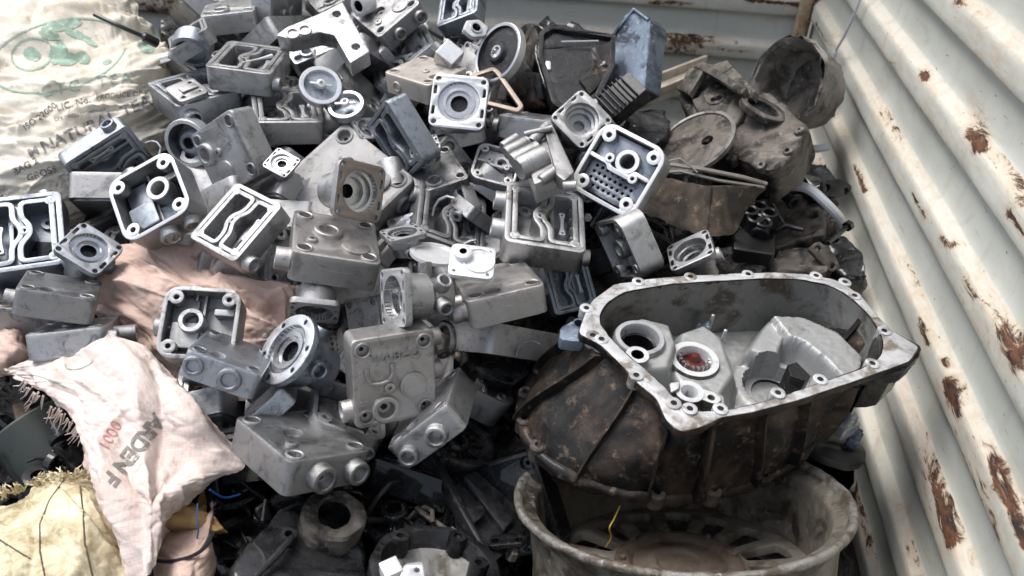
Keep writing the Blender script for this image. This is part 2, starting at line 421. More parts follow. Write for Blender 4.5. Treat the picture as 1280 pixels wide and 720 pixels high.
RUST = rustseg([
    ((1150, 80), (1156, 96), .014, .55, 'r'), ((1172, 98), (1200, 130), .010, .5, 'r'), ((1198, 120), (1222, 178), .020, .6, 'r'),
    ((1165, 105), (1172, 120), .014, .38, 'r'), ((1108, 150), (1106, 166), .008, .45, 'r'), ((1068, 205), (1082, 240), .010, .55, 'r'),
    ((1110, 285), (1122, 312), .008, .5, 'r'), ((1125, 312), (1142, 345), .007, .5, 'r'), ((1176, 296), (1190, 310), .009, .48, 'r'),
    ((1080, 250), (1100, 270), .010, .3, 'r'), ((1198, 285), (1215, 312), .006, .42, 'r'), ((1254, 412), (1280, 455), .022, .55, 'r'), ((1184, 478), (1196, 512), .016, .6, 'r'),
    ((1213, 488), (1220, 512), .008, .5, 'r'), ((1226, 530), (1236, 548), .008, .45, 'r'), ((1236, 568), (1262, 630), .018, .6, 'r'),
    ((1262, 630), (1280, 672), .018, .6, 'r'), ((1165, 600), (1188, 680), .012, .6, 'r'), ((1178, 596), (1184, 600), .02, .4, 'r'), ((1122, 632), (1136, 668), .016, .6, 'r'),
    ((1172, 704), (1178, 720), .012, .55, 'r'), ((1134, 690), (1140, 712), .010, .4, 'r'), ((1176, 448), (1182, 458), .010, .5, 'r'),
    ((1262, 262), (1280, 290), .012, .48, 'r'), ((1220, 205), (1262, 240), .012, .3, 'r'), ((1262, 150), (1280, 165), .010, .45, 'r'), ((1195, 0), (1215, 5), .014, .5, 'r'),
    ((1113, 18), (1122, 24), .007, .45, 'r'), ((1190, 195), (1200, 215), .012, .3, 'r'), ((1228, 600), (1234, 612), .008, .45, 'r'), ((1100, 500), (1104, 504), .006, .45, 'r'),
    ((812, 3), (868, 6), .008, .55, 'b'), ((866, 32), (930, 16), .007, .5, 'b'), ((830, 33), (846, 36), .010, .5, 'b'),
    ((912, 44), (922, 52), .012, .5, 'b'), ((960, 43), (984, 47), .010, .5, 'b'), ((940, 50), (1000, 58), .020, .33, 'b'), ((985, 10), (1012, 60), .022, .33, 'b'),
    ((612, 12), (700, 20), .006, .42, 'b'), ((820, 53), (944, 66), .006, .42, 'b'), ((826, 40), (836, 42), .006, .5, 'b'), ((855, 28), (868, 36), .010, .45, 'b'),
    ((812, 90), (828, 93), .006, .5, 'b'), ((210, 0), (330, 9), .016, .5, 'b'), ((895, 0), (1000, 7), .006, .45, 'b'), ((150, 4), (215, 10), .010, .5, 'b'), ((935, 0), (1005, 8), .010, .58, 'b'), ((880, 36), (905, 30), .008, .55, 'b'), ((690, 2), (770, 8), .006, .5, 'b'), ((1003, 70), (1012, 95), .016, .5, 'r'), ((1020, 30), (1040, 60), .008, .45, 'r'), ((1140, 240), (1160, 272), .007, .5, 'r'), ((1095, 120), (1100, 135), .006, .5, 'r'), ((1210, 350), (1222, 375), .007, .5, 'r'), ((1150, 400), (1160, 430), .007, .5, 'r'), ((1240, 640), (1250, 700), .010, .45, 'r')])
def segd(p, a, b):
    ab = b-a; t = max(0, min(1, (p-a).dot(ab)/max(ab.length_squared, 1e-9))); return (p-(a+ab*t)).length
def wall(name, right):
    prof = []
    for z in sorted(RIDGES, reverse=True): prof += section(z)
    L0, L1, st = (-.5, YW, .012) if right else (-2.4, XW, .014)
    n = int((L1-L0)/st)+1; vs = []; ru = []; ri = []
    for i in range(n):
        l = min(L0+i*st, L1)
        for (z, pr, rc) in prof:
            wob = .005*noise.noise(Vector((l*2.1, z*5, 3.1 if right else 8.2)))+.0022*noise.noise(Vector((l*11, z*16, 1)))-.004*max(0, noise.noise(Vector((l*6, z*9, 21)))-.35)*3
            dent = wob
            p = Vector((XW-pr-dent, l, z+wob*.6)) if right else Vector((l, YW-pr-dent, z+wob*.6))
            vs.append(p); ri.append(rc)
            r_ = 0
            for a, b, rad, s_ in RUST:
                if abs(p.z-a.z) > .25 and abs(p.z-b.z) > .25: continue
                d = segd(p, a, b)
                if d < rad*1.5: r_ = max(r_, (s_-.09)*(1 if d < rad*.3 else max(0, 1-(d-rad*.3)/(rad*1.2))))
            if rc > .2: r_ = max(r_, .17+(.05 if rc > .3 else 0)+.27*noise.noise(Vector((l*3.3, z*9, 5)))+(.10 if .3 < rc < .8 or z < -9 else 0)*0)
            if r_ > .3: r_ += .06
            r_ = max(r_, .10+.12*noise.noise(Vector((l*2, z*4, 9))))
            if right and p.y > YW-.03 or (not right and p.x > XW-.03): r_ = max(r_, .35)
            ru.append(r_)
    m_ = len(prof)
    fs = [[i*m_+j, i*m_+j+1, (i+1)*m_+j+1, (i+1)*m_+j] for i in range(n-1) for j in range(m_-1)]
    # outer skin gives the sheet its thickness
    o0 = len(vs)
    ext = [(L0, prof[0][0]), (L0, prof[-1][0]), (L1, prof[-1][0]), (L1, prof[0][0])]
    for l, z in ext: vs.append(Vector((XW+.02, l, z)) if right else Vector((l, YW+.02, z))); ru.append(0); ri.append(0)
    fs.append([o0, o0+1, o0+2, o0+3])
    me = bpy.data.meshes.new(name); me.from_pydata(vs, [], fs)
    for nm, arr in (('rust', ru), ('ridge_highlight', ri)):
        at = me.attributes.new(nm, 'FLOAT', 'POINT'); at.data.foreach_set('value', arr)
    me.shade_smooth(); me.set_sharp_from_angle(angle=R(60)); me.materials.append(MWALL)
    o = bpy.data.objects.new(name, me); COL.objects.link(o); return o
tag(wall('corrugated_wall', True), 'cream corrugated steel side wall with diagonal ridges and brown rust patches', 'wall')
tag(wall('corrugated_wall', False), 'pale green corrugated steel end wall behind the top of the heap', 'wall')
# corner post
MORG = metal('rusty_orange_paint', (.46, .36, .24), (.30, .13, .045), .9, 0, (.6, .9), sc=80, bmp=.6, stain2=(.08, .035, .02), fine=40)
b = B(); b.ex([rrect(.030, .030, .006, XW-.033, YW-.034)], .0, 2.3, .002)
tag(mk('corner_post', b, [MORG]), 'narrow rusty orange upright where the two corrugated walls meet', 'post')
# ground + bed floor
gm = plain('dusty_yard_ground', (.14, .125, .105), .9, sc=3)
b = B(); b.add([(-60, -60, -.9), (60, -60, -.9), (60, 60, -.9), (-60, 60, -.9)], [[0, 1, 2, 3]], 0)
tag(mk('ground', b, [gm]), None, None, kind='structure')
b = B(); b.box(-2.4, XW, -.5, YW, -.06, 0.0, .004, .01)
tag(mk('truck_bed_floor', b, [plain('bed_steel', (.05, .045, .04), .6, .4, sc=6)]), None, None, kind='structure')

# heap of loose dark scrap under the countable pieces
nu, nv = 190, 120; vs = []
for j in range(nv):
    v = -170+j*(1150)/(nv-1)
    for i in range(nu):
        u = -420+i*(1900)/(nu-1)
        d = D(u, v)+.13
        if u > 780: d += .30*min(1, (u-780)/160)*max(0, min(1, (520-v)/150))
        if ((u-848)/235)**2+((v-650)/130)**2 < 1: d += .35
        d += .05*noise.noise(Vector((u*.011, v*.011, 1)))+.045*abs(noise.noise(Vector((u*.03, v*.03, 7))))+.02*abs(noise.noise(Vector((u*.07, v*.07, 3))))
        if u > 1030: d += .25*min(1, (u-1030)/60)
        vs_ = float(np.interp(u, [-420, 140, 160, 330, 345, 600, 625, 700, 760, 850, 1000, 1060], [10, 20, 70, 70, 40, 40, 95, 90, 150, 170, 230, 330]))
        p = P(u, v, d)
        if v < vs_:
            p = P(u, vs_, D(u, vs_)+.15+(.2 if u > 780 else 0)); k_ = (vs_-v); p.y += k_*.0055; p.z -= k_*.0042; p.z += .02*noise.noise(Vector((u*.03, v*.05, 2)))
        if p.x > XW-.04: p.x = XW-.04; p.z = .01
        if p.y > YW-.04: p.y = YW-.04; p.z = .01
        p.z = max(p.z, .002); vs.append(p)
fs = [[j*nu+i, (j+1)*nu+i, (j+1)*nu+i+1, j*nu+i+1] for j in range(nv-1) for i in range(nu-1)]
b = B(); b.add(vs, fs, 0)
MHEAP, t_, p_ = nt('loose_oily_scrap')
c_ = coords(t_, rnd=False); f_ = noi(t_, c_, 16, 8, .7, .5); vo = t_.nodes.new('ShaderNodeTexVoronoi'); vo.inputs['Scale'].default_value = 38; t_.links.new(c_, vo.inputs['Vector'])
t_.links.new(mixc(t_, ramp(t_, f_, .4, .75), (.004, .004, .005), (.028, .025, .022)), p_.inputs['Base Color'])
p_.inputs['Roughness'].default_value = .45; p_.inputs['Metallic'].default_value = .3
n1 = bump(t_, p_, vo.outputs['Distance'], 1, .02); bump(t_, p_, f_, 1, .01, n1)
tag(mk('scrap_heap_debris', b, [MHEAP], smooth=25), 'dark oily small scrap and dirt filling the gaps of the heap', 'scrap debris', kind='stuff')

# ------------------------------------------------------------------ casting builders (local units: cm)
W, L, T = 12.0, 13.5, 4.4
CACHE = {}
SIDE = {'-y': lambda p, z: Matrix.Translation((p, -L/2+.05, z))@Matrix.Rotation(R(90), 4, 'X'),
        '+y': lambda p, z: Matrix.Translation((p, L/2-.05, z))@Matrix.Rotation(R(-90), 4, 'X'),
        '-x': lambda p, z: Matrix.Translation((-W/2+.05, p, z))@Matrix.Rotation(R(-90), 4, 'Y'),
        '+x': lambda p, z: Matrix.Translation((W/2-.05, p, z))@Matrix.Rotation(R(90), 4, 'Y')}
def portmesh(r, h, bore=.62, dep=1.2, cone=True):
    k = ('port', r, h, bore, dep)
    if k not in CACHE:
        b = B(); q = r*bore; e = .12
        b.lathe([(r*1.06, 0), (r, h*.3), (r, h-e), (r-e*.4, h-e*.35), (r-e, h), (q+e, h), (q, h-e), (q*.92, h-dep*.55), (q*.55, h-dep), (q*.32, h-dep), (q*.3, h-dep-.9), (0, h-dep-.9)],
                n=26, mats=[0]*5+[1, 1, 1, 1, 1, 2, 2])
        CACHE[k] = b.mesh('port')
    return CACHE[k]
def ports(root, lst, m_=None):
    for (sd_, p, z, r, h) in lst:
        q = portmesh(r, h).copy(); q.materials.clear(); o = mk('port', q, [m_ or MC, MS, MO], root); o.matrix_local = SIDE[sd_](p, z)
LC = [(-4.6, 5.3), (-4.6, -5.3), (-.35, -5.3), (-.35, -2.6), (-1.45, -.9), (-1.45, .6), (-.05, 2.4), (-.05, 5.3)]
RC = [(4.6, 5.3), (1.05, 5.3), (1.05, 2.6), (-.3, .9), (-.3, -.8), (.75, -2.3), (.75, -5.3), (4.6, -5.3)]
def lugs(b, pts, z, r=.78, h=.32, mt=0, tp=1, dz=.012):
    for i, (x, y) in enumerate(pts): b.ex([circ(x, y, r, 16), circ(x, y, h, 10)], z-1.4, z+dz+.003*i, .04, mt, tp)
def head_open():
    k = ('open',)
    if k not in CACHE:
        b = B(); o = rrect(W, L, 1.1); inn = rrect(W-1.7, L-1.7, .8)
        b.ex([o, inn], -T, 0, .1, 0, 1)
        lc, rc = rpoly(LC, .9), rpoly(RC, .9)
        b.ex([rrect(W-1.2, L-1.2, .8), off(lc, .38), off(rc, .38)], -T+.3, -.85, 0, 2, 2)
        b.ex([rrect(W-.7, L-.7, .8)], -T+.02, -3.5, 0, 3)
        for c_ in (lc, rc): b.ex([off(c_, -.38), off(c_, .42)], -1.0, 0, .07, 2, 1)
        lugs(b, [(-4.45, 5.1), (-4.45, -5.1), (4.45, 5.1), (4.45, -5.1), (-.65, -.1)], 0)
        b.box(1.2, 1.9, -5.55, 5.55, -3.7, -2.2, .1, .2, 0)
        for y in (-3, -1, 1.2, 3.2): b.box(4.0, 4.95, y, y+.35, -3.6, -1.0, .1, .1, 0)
        for (x, y) in ((-2.6, 3.6), (-3.4, -2.9)): b.lathe([(1.2, -3.6), (1.1, -2.9), (.5, -2.9), (.45, -3.5)], Matrix.Translation((x, y, 0)), 18)
        CACHE[k] = b.mesh('body')
        d = B(); d.ex([rpoly([(2.3, 2.7), (3.5, 2.7), (3.2, 1.3), (3.15, -.6), (3.5, -2.2), (2.3, -2.2), (2.6, -.6), (2.55, 1.3)], .45), circ(2.9, 2.2, .2, 8), circ(2.9, -1.7, .2, 8)], -1.9, -1.35, .08, 0, 0)
        CACHE[k+('d',)] = d.mesh('reed_valve')
    return CACHE[k], CACHE[k+('d',)]
def bolt_spots(): return [(-4.4, 5.1), (4.4, 5.1), (4.4, -5.1), (-4.4, -5.1)]
def head_closed(var=0):
    k = ('closed', var)
    if k not in CACHE:
        b = B(); o = rrect(W, L, 1.0); sp = bolt_spots()
        holes = [circ(x, y, .85, 18) for x, y in sp]; sm = [circ(x, y, .33, 10) for x, y in sp]
        px, py = (-1.6, -4.3) if var == 0 else (-1.2, 0.6)
        b.ex([o]+holes+[circ(px, py, 1.2, 20)], -.75, 0, .22, 0, 0)
        b.ex([rrect(W, L, 1.0)]+sm+[circ(px, py, .5, 12)], -2.6, -.75, 0, 0)
        b.ex([rrect(W, L, 1.0)], -T, -2.6, 0, 0)
        b.ex([rrect(W-1.2, L-1.2, 1.0)], -T-.35, -T, .0, 1)
        CACHE[k] = b.mesh('body')
        r_ = B(); r_.lathe([(1.25, -.1), (1.18, .14), (1.0, .2), (.85, .1), (.85, -.62)], n=22); CACHE['boss'] = r_.mesh('bolt_boss')
        q = B(); q.lathe([(2.15, -.1), (2.0, .5), (1.85, .62), (1.4, .62), (1.25, .5), (1.15, -.3), (.62, -1.3), (.45, -1.9)], n=28, mats=[0, 0, 0, 1, 1, 1, 1]); CACHE['pb'] = q.mesh('port_ring')
        dd = B(); dd.lathe([(2.05, -.1), (1.98, .32), (1.8, .40), (0, .40)], n=30); CACHE['disc'] = dd.mesh('raised_disc')
        s_ = B(); s_.lathe([(.85, -.1), (.75, .35), (.6, .42), (.3, .42), (.28, -.1), (0, -.1)], n=18, mats=[0, 0, 0, 0, 2]); CACHE['sb'] = s_.mesh('small_boss')
        uu = B(); uu.tube([(-3.4, 2.4, .1), (-3.35, 1.0, .25), (-2.9, .0, .2), (-1.7, -.2, .25), (-.4, .1, .2), (.2, 1.0, .25), (.25, 2.6, .1)], [.45, .3, .32, .36, .32, .3, .45], 10); CACHE['uu'] = uu.mesh('cast_loop')
    return CACHE[k]
def make_closed(m, label, prt, feats='bpdsu', var=0, mat=None, name='closed_valve_head', cat='valve head', group='compressor heads heaped in the scrap pile'):
    root = thing(name, label, cat, m, group); mat = mat or random.choice((MC, MC, MCC))
    hb = head_closed(var).copy(); hb.materials.clear(); mk('body', hb, [mat, MO, MO], root)
    if 'b' in feats:
        for x, y in bolt_spots(): mk('bolt_boss', cp('boss'), [mat], root, m=Matrix.Translation((x, y, 0)))
    px, py = (-1.6, -4.3) if var == 0 else (-1.2, 0.6)
    if 'p' in feats: mk('port_ring', cp('pb'), [mat, MS], root, m=Matrix.Translation((px, py, 0)))
    if 'd' in feats: mk('raised_disc', cp('disc'), [mat], root, m=Matrix.Translation((2.6, -1.3, 0) if var == 0 else (2.6, -3, 0)))
    if 's' in feats: mk('small_boss', cp('sb'), [mat, MO, MO], root, m=Matrix.Translation((-.9, -1.0, 0) if var == 0 else (-3.4, -2.6, 0)))
    if 'u' in feats: mk('cast_loop', cp('uu'), [mat], root, m=Matrix.Translation((-.6 if var == 0 else 1.0, 0 if var == 0 else 1.6, 0)))
    ports(root, prt, mat); return root
def cp(k):
    q = CACHE[k].copy(); q.materials.clear(); return q
def make_open(m, label, prt, white=False, cool=False, name='open_valve_head', fm=None):
    root = thing(name, label, 'valve head', m, 'compressor heads heaped in the scrap pile')
    a, d = head_open(); base = MCB if cool else random.choice((MC, MC, MCC)); a = a.copy(); a.materials.clear()
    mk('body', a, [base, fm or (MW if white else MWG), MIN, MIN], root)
    d = d.copy(); d.materials.clear(); mk('reed_valve', d, [MW if white else MWG], root)
    ports(root, prt, base); return root

WS = 11.0
def head_square(perf=False):
    k = ('sq', perf)
    if k not in CACHE:
        b = B(); o = rrect(WS, WS, 2.3, n=8)
        b.ex([o, rrect(WS-1.3, WS-1.3, 1.8, n=8)], -4.6, 0, .1, 0, 1)
        b.ex([rrect(WS-.9, WS-.9, 2.0)], -4.58, -3.4, 0, 2)
        spots = [(-3.75, 3.75), (3.75, 3.75), (3.75, -3.75), (-3.75, -3.75)]
        lugs(b, spots, 0, 1.05, .42)
        for i, (x, y) in enumerate(spots):      # webs tying each lug to the rim
            a = math.atan2(y, x)
            b.X = Matrix.Translation((x, y, 0))@Matrix.Rotation(a, 4, 'Z')
            for sg in (-1, 1): b.X = Matrix.Translation((x, y, 0))@Matrix.Rotation(a+sg*R(62), 4, 'Z'); b.box(.7, 1.75, -.28, .28, -2, -.02-.004*i-.002*sg, .05, .1, 0, 1)
            b.X = Matrix.Identity(4)
        if perf:
            holes = [circ(-3.6+.92*i+(.0), -3.5+.95*j, .26, 8) for i in range(8) for j in range(4) if not (i in (0, 7) and j == 0)]
            b.ex([rrect(9.4, 4.6, .5, 0, -2.2)]+holes, -2.3, -1.7, .03, 0, 3)
            b.ex([rpoly([(-4.6, 4.6), (4.6, 4.6), (4.6, .2), (-4.6, .2)], .5), circ(.4, 1.7, 1.0, 16)], -3.2, -1.2, .1, 0, 3)
            b.ex([rpoly([(-4.9, .6), (-1.6, .5), (-1.0, 0), (1.8, 0), (2.4, .9), (4.9, .8), (4.9, .25), (2.7, .3), (2.1, -.7), (-1.4, -.7), (-2, -.05), (-4.9, 0)], .3)], -2, -.03, .05, 0, 1)
            b.ex([circ(-1.9, .9, .75, 14), circ(-1.9, .9, .3, 8)], -2, .02, .05, 0, 1); b.ex([circ(2.6, -.2, .75, 14), circ(2.6, -.2, .3, 8)], -2, .03, .05, 0, 1)
        else:
            b.box(-4.2, -.2, -3.6, .3, -3.5, -1.3, .15, .3, 3); b.box(-.1, 3.2, -4.6, -1.2, -3.5, -2.2, .15, .3, 3); b.box(-4.4, -1, .6, 4.4, -3.5, -2.6, .15, .3, 3)
            b.box(1.6, 4.5, 1.6, 2.6, -3.5, -1.2, .1, .2, 0); b.box(-.2, .15, -4.8, 4.8, -3.5, -2.0, .05, .1, 0)
        CACHE[k] = b.mesh('body')
        c_ = B(); c_.lathe([(1.95, -3.5), (1.85, -.35), (1.75, -.22), (1.18, -.22), (1.1, -.35), (1.05, -3.0), (0, -3.0)], n=30, mats=[0, 0, 1, 1, 0, 2]); CACHE['hubring'] = c_.mesh('centre_ring')
    return CACHE[k]
def make_square(m, label, perf=False, prt=(), ring=(1.2, .9), name='square_valve_head', white=True):
    root = thing(name, label, 'valve head', m, 'square white faced heads in the scrap pile')
    mk('body', head_square(perf), [MC, MW if white else MWG, MO, MCB], root)
    hr = mk('centre_ring', (CACHE['hubring']), [MC, MW, MO], root, m=Matrix.Translation((ring[0], ring[1], 0)))
    for (sd_, p, z, r, h) in prt:
        o = mk('port', portmesh(r, h), [MC, MS, MO], root)
        mm = SIDE[sd_](p, z).copy(); k = (WS/2-.1)
        tr = {'-y': (p, -k, z), '+y': (p, k, z), '-x': (-k, p, z), '+x': (k, p, z)}[sd_]
        mm.translation = Vector(tr); o.matrix_local = mm
    return root

def make_flanged(m, label, tan=False, long_=7.0, prt=((0, 4.2), (0, 1.6)), stub=True, name='flanged_cylinder', shallow=False, w_=8.0, cool=False, rnd=False, bright=False):
    """square flange with a stepped bore; barrel runs along local -z"""
    k = ('fl', long_, stub, shallow, w_)+((1,) if rnd else ())
    if k not in CACHE:
        b = B(); hs_ = [circ(x*w_*.40, y*w_*.40, .36, 10) for x in (-1, 1) for y in (-1, 1)]
        sl = []
        for x in (-1, 1):
            for y in (-.19, .19): sl.append(rrect(.42, 1.3, .2, x*w_*.435, y*w_))
        if rnd: b.ex([circ(0, 0, w_*.55, 48), circ(0, 0, w_*.37, 32)]+[circ(w_*.46*math.cos(q_), w_*.46*math.sin(q_), .3, 10) for q_ in (.4, 1.5, 2.6, 3.7, 4.8, 5.9)], -.8, 0, .1, 0, 1)
        else: b.ex([rrect(w_, w_, 1.1), circ(0, 0, w_*.37, 32)]+hs_+sl, -.95, 0, .07, 0, 1)
        CACHE[k] = b.mesh('flange')
        r0 = w_*.37
        c_ = B()
        dp = [(r0, 0.0), (r0, -1.0), (r0*.86, -1.1), (r0*.84, -2.0), (r0*.68, -2.1), (r0*.66, -3.0), (r0*.34, -3.1), (r0*.33, -4.4), (0, -4.4)] if not shallow else \
             [(r0, 0), (r0, -.5), (r0*.8, -.55), (r0*.78, -.35), (r0*.62, -.35), (r0*.6, -.8), (r0*.42, -.8), (r0*.4, -1.6), (0, -1.6)]
        c_.lathe(dp, n=36, mats=[2]*4+[2, 2, 3, 3])
        c_.lathe([(r0+.35, -.9), (r0+.32, -long_*.55), (r0*.9, -long_*.62), (r0*.86, -long_+.3), (r0*.75, -long_), (0, -long_)], n=30)
        CACHE[k+('b',)] = c_.mesh('barrel')
    root = thing(name, label, 'cylinder casting', m, 'flanged cylinder castings in the scrap pile')
    base = MCB if cool else MC
    mk('flange', CACHE[k], [base, MTAN if tan else (MW if bright else MWG)], root)
    mk('barrel', CACHE[k+('b',)], [base, base, MW if bright else MS, MO], root)
    r0 = w_*.355
    for (a, z) in prt:
        o = mk('port', portmesh(1.15, 1.6), [base, MC, MO], root)
        o.matrix_local = Matrix.Translation((0, 0, -z))@Matrix.Rotation(R(a), 4, 'Z')@Matrix.Translation((r0-.2, 0, 0))@Matrix.Rotation(R(90), 4, 'Y')
    if stub:
        s_ = B(); s_.lathe([(1.0, -.3), (1.0, 2.2), (.85, 2.35), (0, 2.35)], n=20)
        mk('stub', s_, [base], root, m=Matrix.Translation((0, 0, -long_*.6))@Matrix.Rotation(R(-90), 4, 'X')@Matrix.Translation((0, 0, r0-.4)))
    return root

REP = []
def fit(pts, dz=0.0, nm=''):
    m, e, s = solve(pts, dz); REP.append((nm, round(e, 1), round(s, 2))); return m
def face(A_, B_, C_, D_, w_, l_, t_=None, **ex_):
    c = {'A': (-w_/2, l_/2), 'B': (w_/2, l_/2), 'C': (w_/2, -l_/2), 'D': (-w_/2, -l_/2)}
    p = [(c[k][0], c[k][1], 0, *q) for k, q in zip('ABCD', (A_, B_, C_, D_)) if q]
    for k, q in ex_.items(): p.append((c[k][0], c[k][1], -t_, *q))
    return p
def side(a, b_, c_, d_, ex_=()):
    """the port side (y = -L/2) seen: a,b top edge left/right, c,d bottom right/left"""
    p = [(-W/2, -L/2, 0), (W/2, -L/2, 0), (W/2, -L/2, -T), (-W/2, -L/2, -T)]
    return [(*x, *q) for x, q in zip(p, (a, b_, c_, d_)) if q]+list(ex_)

# ------------------------------------------------------------------ the heads of the heap
make_open(fit(face((295, 226), (359, 251), (292, 329), (239, 296), W, L, T, B=(360, 276), C=(306, 346)), -.04, 'H1'),
          'white faced twin chamber head lying on the pink sack, below the square white head', [('+x', -4.9, -2.6, 1.5, 1.8)], white=True)
make_open(fit(face((632, 227), (730, 241), (737, 321), (627, 303), W, L, T, D=(625, 323), C=(722, 338)), -.03, 'H2'),
          'grey twin chamber head with two round ports on its left side, mid heap', [('-x', 4.4, -2.4, 1.5, 1.6), ('-x', -1.8, -2.4, 1.5, 1.8), ('+x', -5, -2.6, 1.3, 1.2)])
make_open(fit(face((85, 322), (-30, 345), (-32, 250), (70, 231), W, L, T, A=(90, 362)), -.0, 'H3'),
          'bluish dark twin chamber head cut by the left edge of the photo', [('-y', -3.5, -2.4, 1.3, 1.5)], cool=True)
make_open(fit(face((128, 262), (78, 205), (160, 158), (208, 212), W, L, T, B=(71, 193), C=(143, 143)), .02, 'H4'),
          'bluish dark twin chamber head leaning on the cream tea sack', [('+x', -4.0, -2.2, 1.35, 1.2)], cool=True)
make_open(fit(face((287, 51), (364, 59), (342, 95), (255, 86), W, L, T, D=(256, 109), C=(338, 119)), -.05, 'H5'),
          'grey twin chamber head near the top, with a pale sliver across it', [('+x', -5.0, -2.6, 1.4, 1.3)])
make_open(fit(face((183, 107), (262, 84), (303, 110), (222, 136), W, L, T, A=(187, 127), D=(230, 162)), .0, 'H6'),
          'grey twin chamber head with a loose plate on its open face, beside the cream sack', [('-y', -4.0, -2.4, 1.5, 1.4)])
make_open(fit(face((308, 111), (400, 110), (405, 153), (318, 154), W, L, T, D=(323, 180), C=(403, 180)), .0, 'H7'),
          'grey twin chamber head right under the round white cover near the top', [])
make_open(fit(face((529, 234), (614, 249), (612, 318), (519, 300), W, L, T, A=(508, 232), D=(500, 296)), .04, 'H8'),
          'tan edged twin chamber head half buried behind a small white plate', [('-x', 3.8, -2.0, 1.4, .8)], fm=MTANL)
make_open(fit(face((672, 332), (738, 318), (742, 385), (700, 392), W, L, T, D=(690, 400)), .10, 'H10'),
          'dark twin chamber head deep under the grey one, next to the big housing rim', [], cool=True)
make_open(fit(face((462, 88), (530, 22), (545, 55), (475, 115), W, L, T, D=(482, 130)), .05, 'H11'),
          'twin chamber head seen nearly edge on behind a smooth closed head', [])
make_open(fit(face((545, -18), (594, -14), (590, 16), (546, 40), W, L, T, B=(620, -8), C=(612, 20)), -.02, 'H12'),
          'twin chamber head at the very top edge above the hexagonal white nut', [], cool=True)
make_open(fit(face((207, 50), (257, 18), (258, 36), (214, 64), W, L, T, D=(226, 78)), -.06, 'H13'),
          'small white faced twin chamber head at the top left of the heap', [], white=True)
make_open(fit(face((455, 150), (480, 128), (530, 200), (512, 222), W, L, T, D=(520, 232)), -.01, 'H15'),
          'twin chamber head on edge, its dark grooves facing the small white valve', [], cool=True)
make_open(fit(face((-40, 225), (2, 222), (22, 240), (-20, 262), W, L, T, C=(24, 250)), .05, 'H16'),
          'bluish head corner against the left edge, under the sack lettering', [], cool=True)

make_square(fit(face((128, 235), (221, 187), (243, 262), (156, 310), WS, WS, 4.6, B=(236, 196), C=(257, 268)), -.05, 'S1'),
            'white faced square head with four lugs beside the cream sack', prt=[('-y', 0.2, -2.2, 1.6, 1.4), ('-y', 3.6, -2.2, 1.2, 1.3)], ring=(1.6, .6))
make_square(fit(face((204, 357), (302, 365), (291, 452), (192, 441), WS, WS, 4.6, B=(312, 374), C=(302, 462)), -.05, 'S2'),
            'white faced square head lying on the pink sack fold', prt=[('-x', -.2, -2.6, 1.5, 1.3), ('+y', -1.5, -2.6, 1.4, .8)], ring=(-1.3, .4))
make_square(fit(face((757, 150), (836, 188), (789, 280), (711, 226), WS, WS, 4.6, B=(843, 199), C=(797, 288)), -.06, 'S3'),
            'white faced square head with a grid of small holes, beside the brown rusty casting', perf=True, ring=(.6, 1.6))
make_square(fit(face((598, 176), (655, 190), (640, 236), (588, 218), WS, WS, 4.6, D=(585, 236)), .04, 'S4'),
            'square head with perforated floor tucked behind the clustered tube valve', perf=True, white=False)
make_square(fit(face((397, 474), (478, 492), (489, 556), (388, 530), WS, WS, 4.6, A=(378, 496), D=(372, 548)), .02, 'S5'),
            'dull square head tipped on its side under the lettered head', prt=[('-y', -3.0, -2.4, 1.2, .7), ('-y', 3.6, -2.4, 1.2, .7)], white=False)
make_square(fit(face((735, 268), (768, 262), (812, 345), (775, 356), WS, WS, 4.6, B=(800, 280)), .0, 'S6'),
            'white faced square head seen steeply, just above the big housing rim', ring=(0, 0))

c1 = make_closed(fit(face((437, 424), (546, 411), (549, 516), (443, 534), W, L, T, A=(428, 421), D=(432, 521)), -.06, 'C1'),
                 'warm grey closed head with raised lettering and a U shaped loop, low in the heap',
                 [('-x', -4.7, -2.3, 1.6, 1.5), ('+x', -.6, -2.3, 1.5, 1.6), ('+x', 4.6, -2.3, 1.4, 1.5)], mat=MCT)
make_closed(fit(face((366, 260), (470, 279), (478, 331), (361, 315), W, L, T, D=(364, 348), C=(467, 366)), -.05, 'C2'),
            'grey closed head with a deep round port on top, left of the centre', [('-x', -4.6, -2.4, 1.6, 2.0)], feats='bpds', var=1, mat=MCT)
make_closed(fit(face((566, 343), (650, 322), (686, 354), (585, 381), W, L, T, D=(584, 411), C=(685, 388)), -.05, 'C3'),
            'plain grey closed head with one upright ring, under the grey twin chamber head', [('-x', -4.4, -2.4, 1.4, 2.2), ('-x', -.6, -2.4, 1.3, 2.0)], feats='b', mat=MCT)
make_closed(fit(face((288, 534), (395, 512), (470, 563), (364, 581), W, L, T, D=(353, 617), A=(284, 548)), -.05, 'C4'),
            'grey closed head with two open round ports facing us, lowest of the grey ones', [('-y', -1.6, -2.3, 1.75, 1.7), ('-y', 3.5, -2.3, 1.55, 1.6)], feats='bs', var=1)
make_closed(fit(side((284, 528), (345, 487), (380, 507), (336, 540), [(6, 6.75, 0, 355, 470)]), -.02, 'C5'),
            'pale grey head on its side with one ring boss, behind the lowest grey head', [('-y', 1.5, -2.3, 1.2, .5)], feats='b')
make_closed(fit(side((483, 563), (560, 507), (582, 532), (505, 590), [(6, 6.75, 0, 578, 464), (6, 6.75, -5, 600, 476)]), -.01, 'C7'),
            'dark grey head on its side with two open ports, right of the lettered head', [('-y', 1.8, -2.6, 1.7, 1.3), ('-y', -3.7, -2.6, 1.5, 1.3)], feats='b')
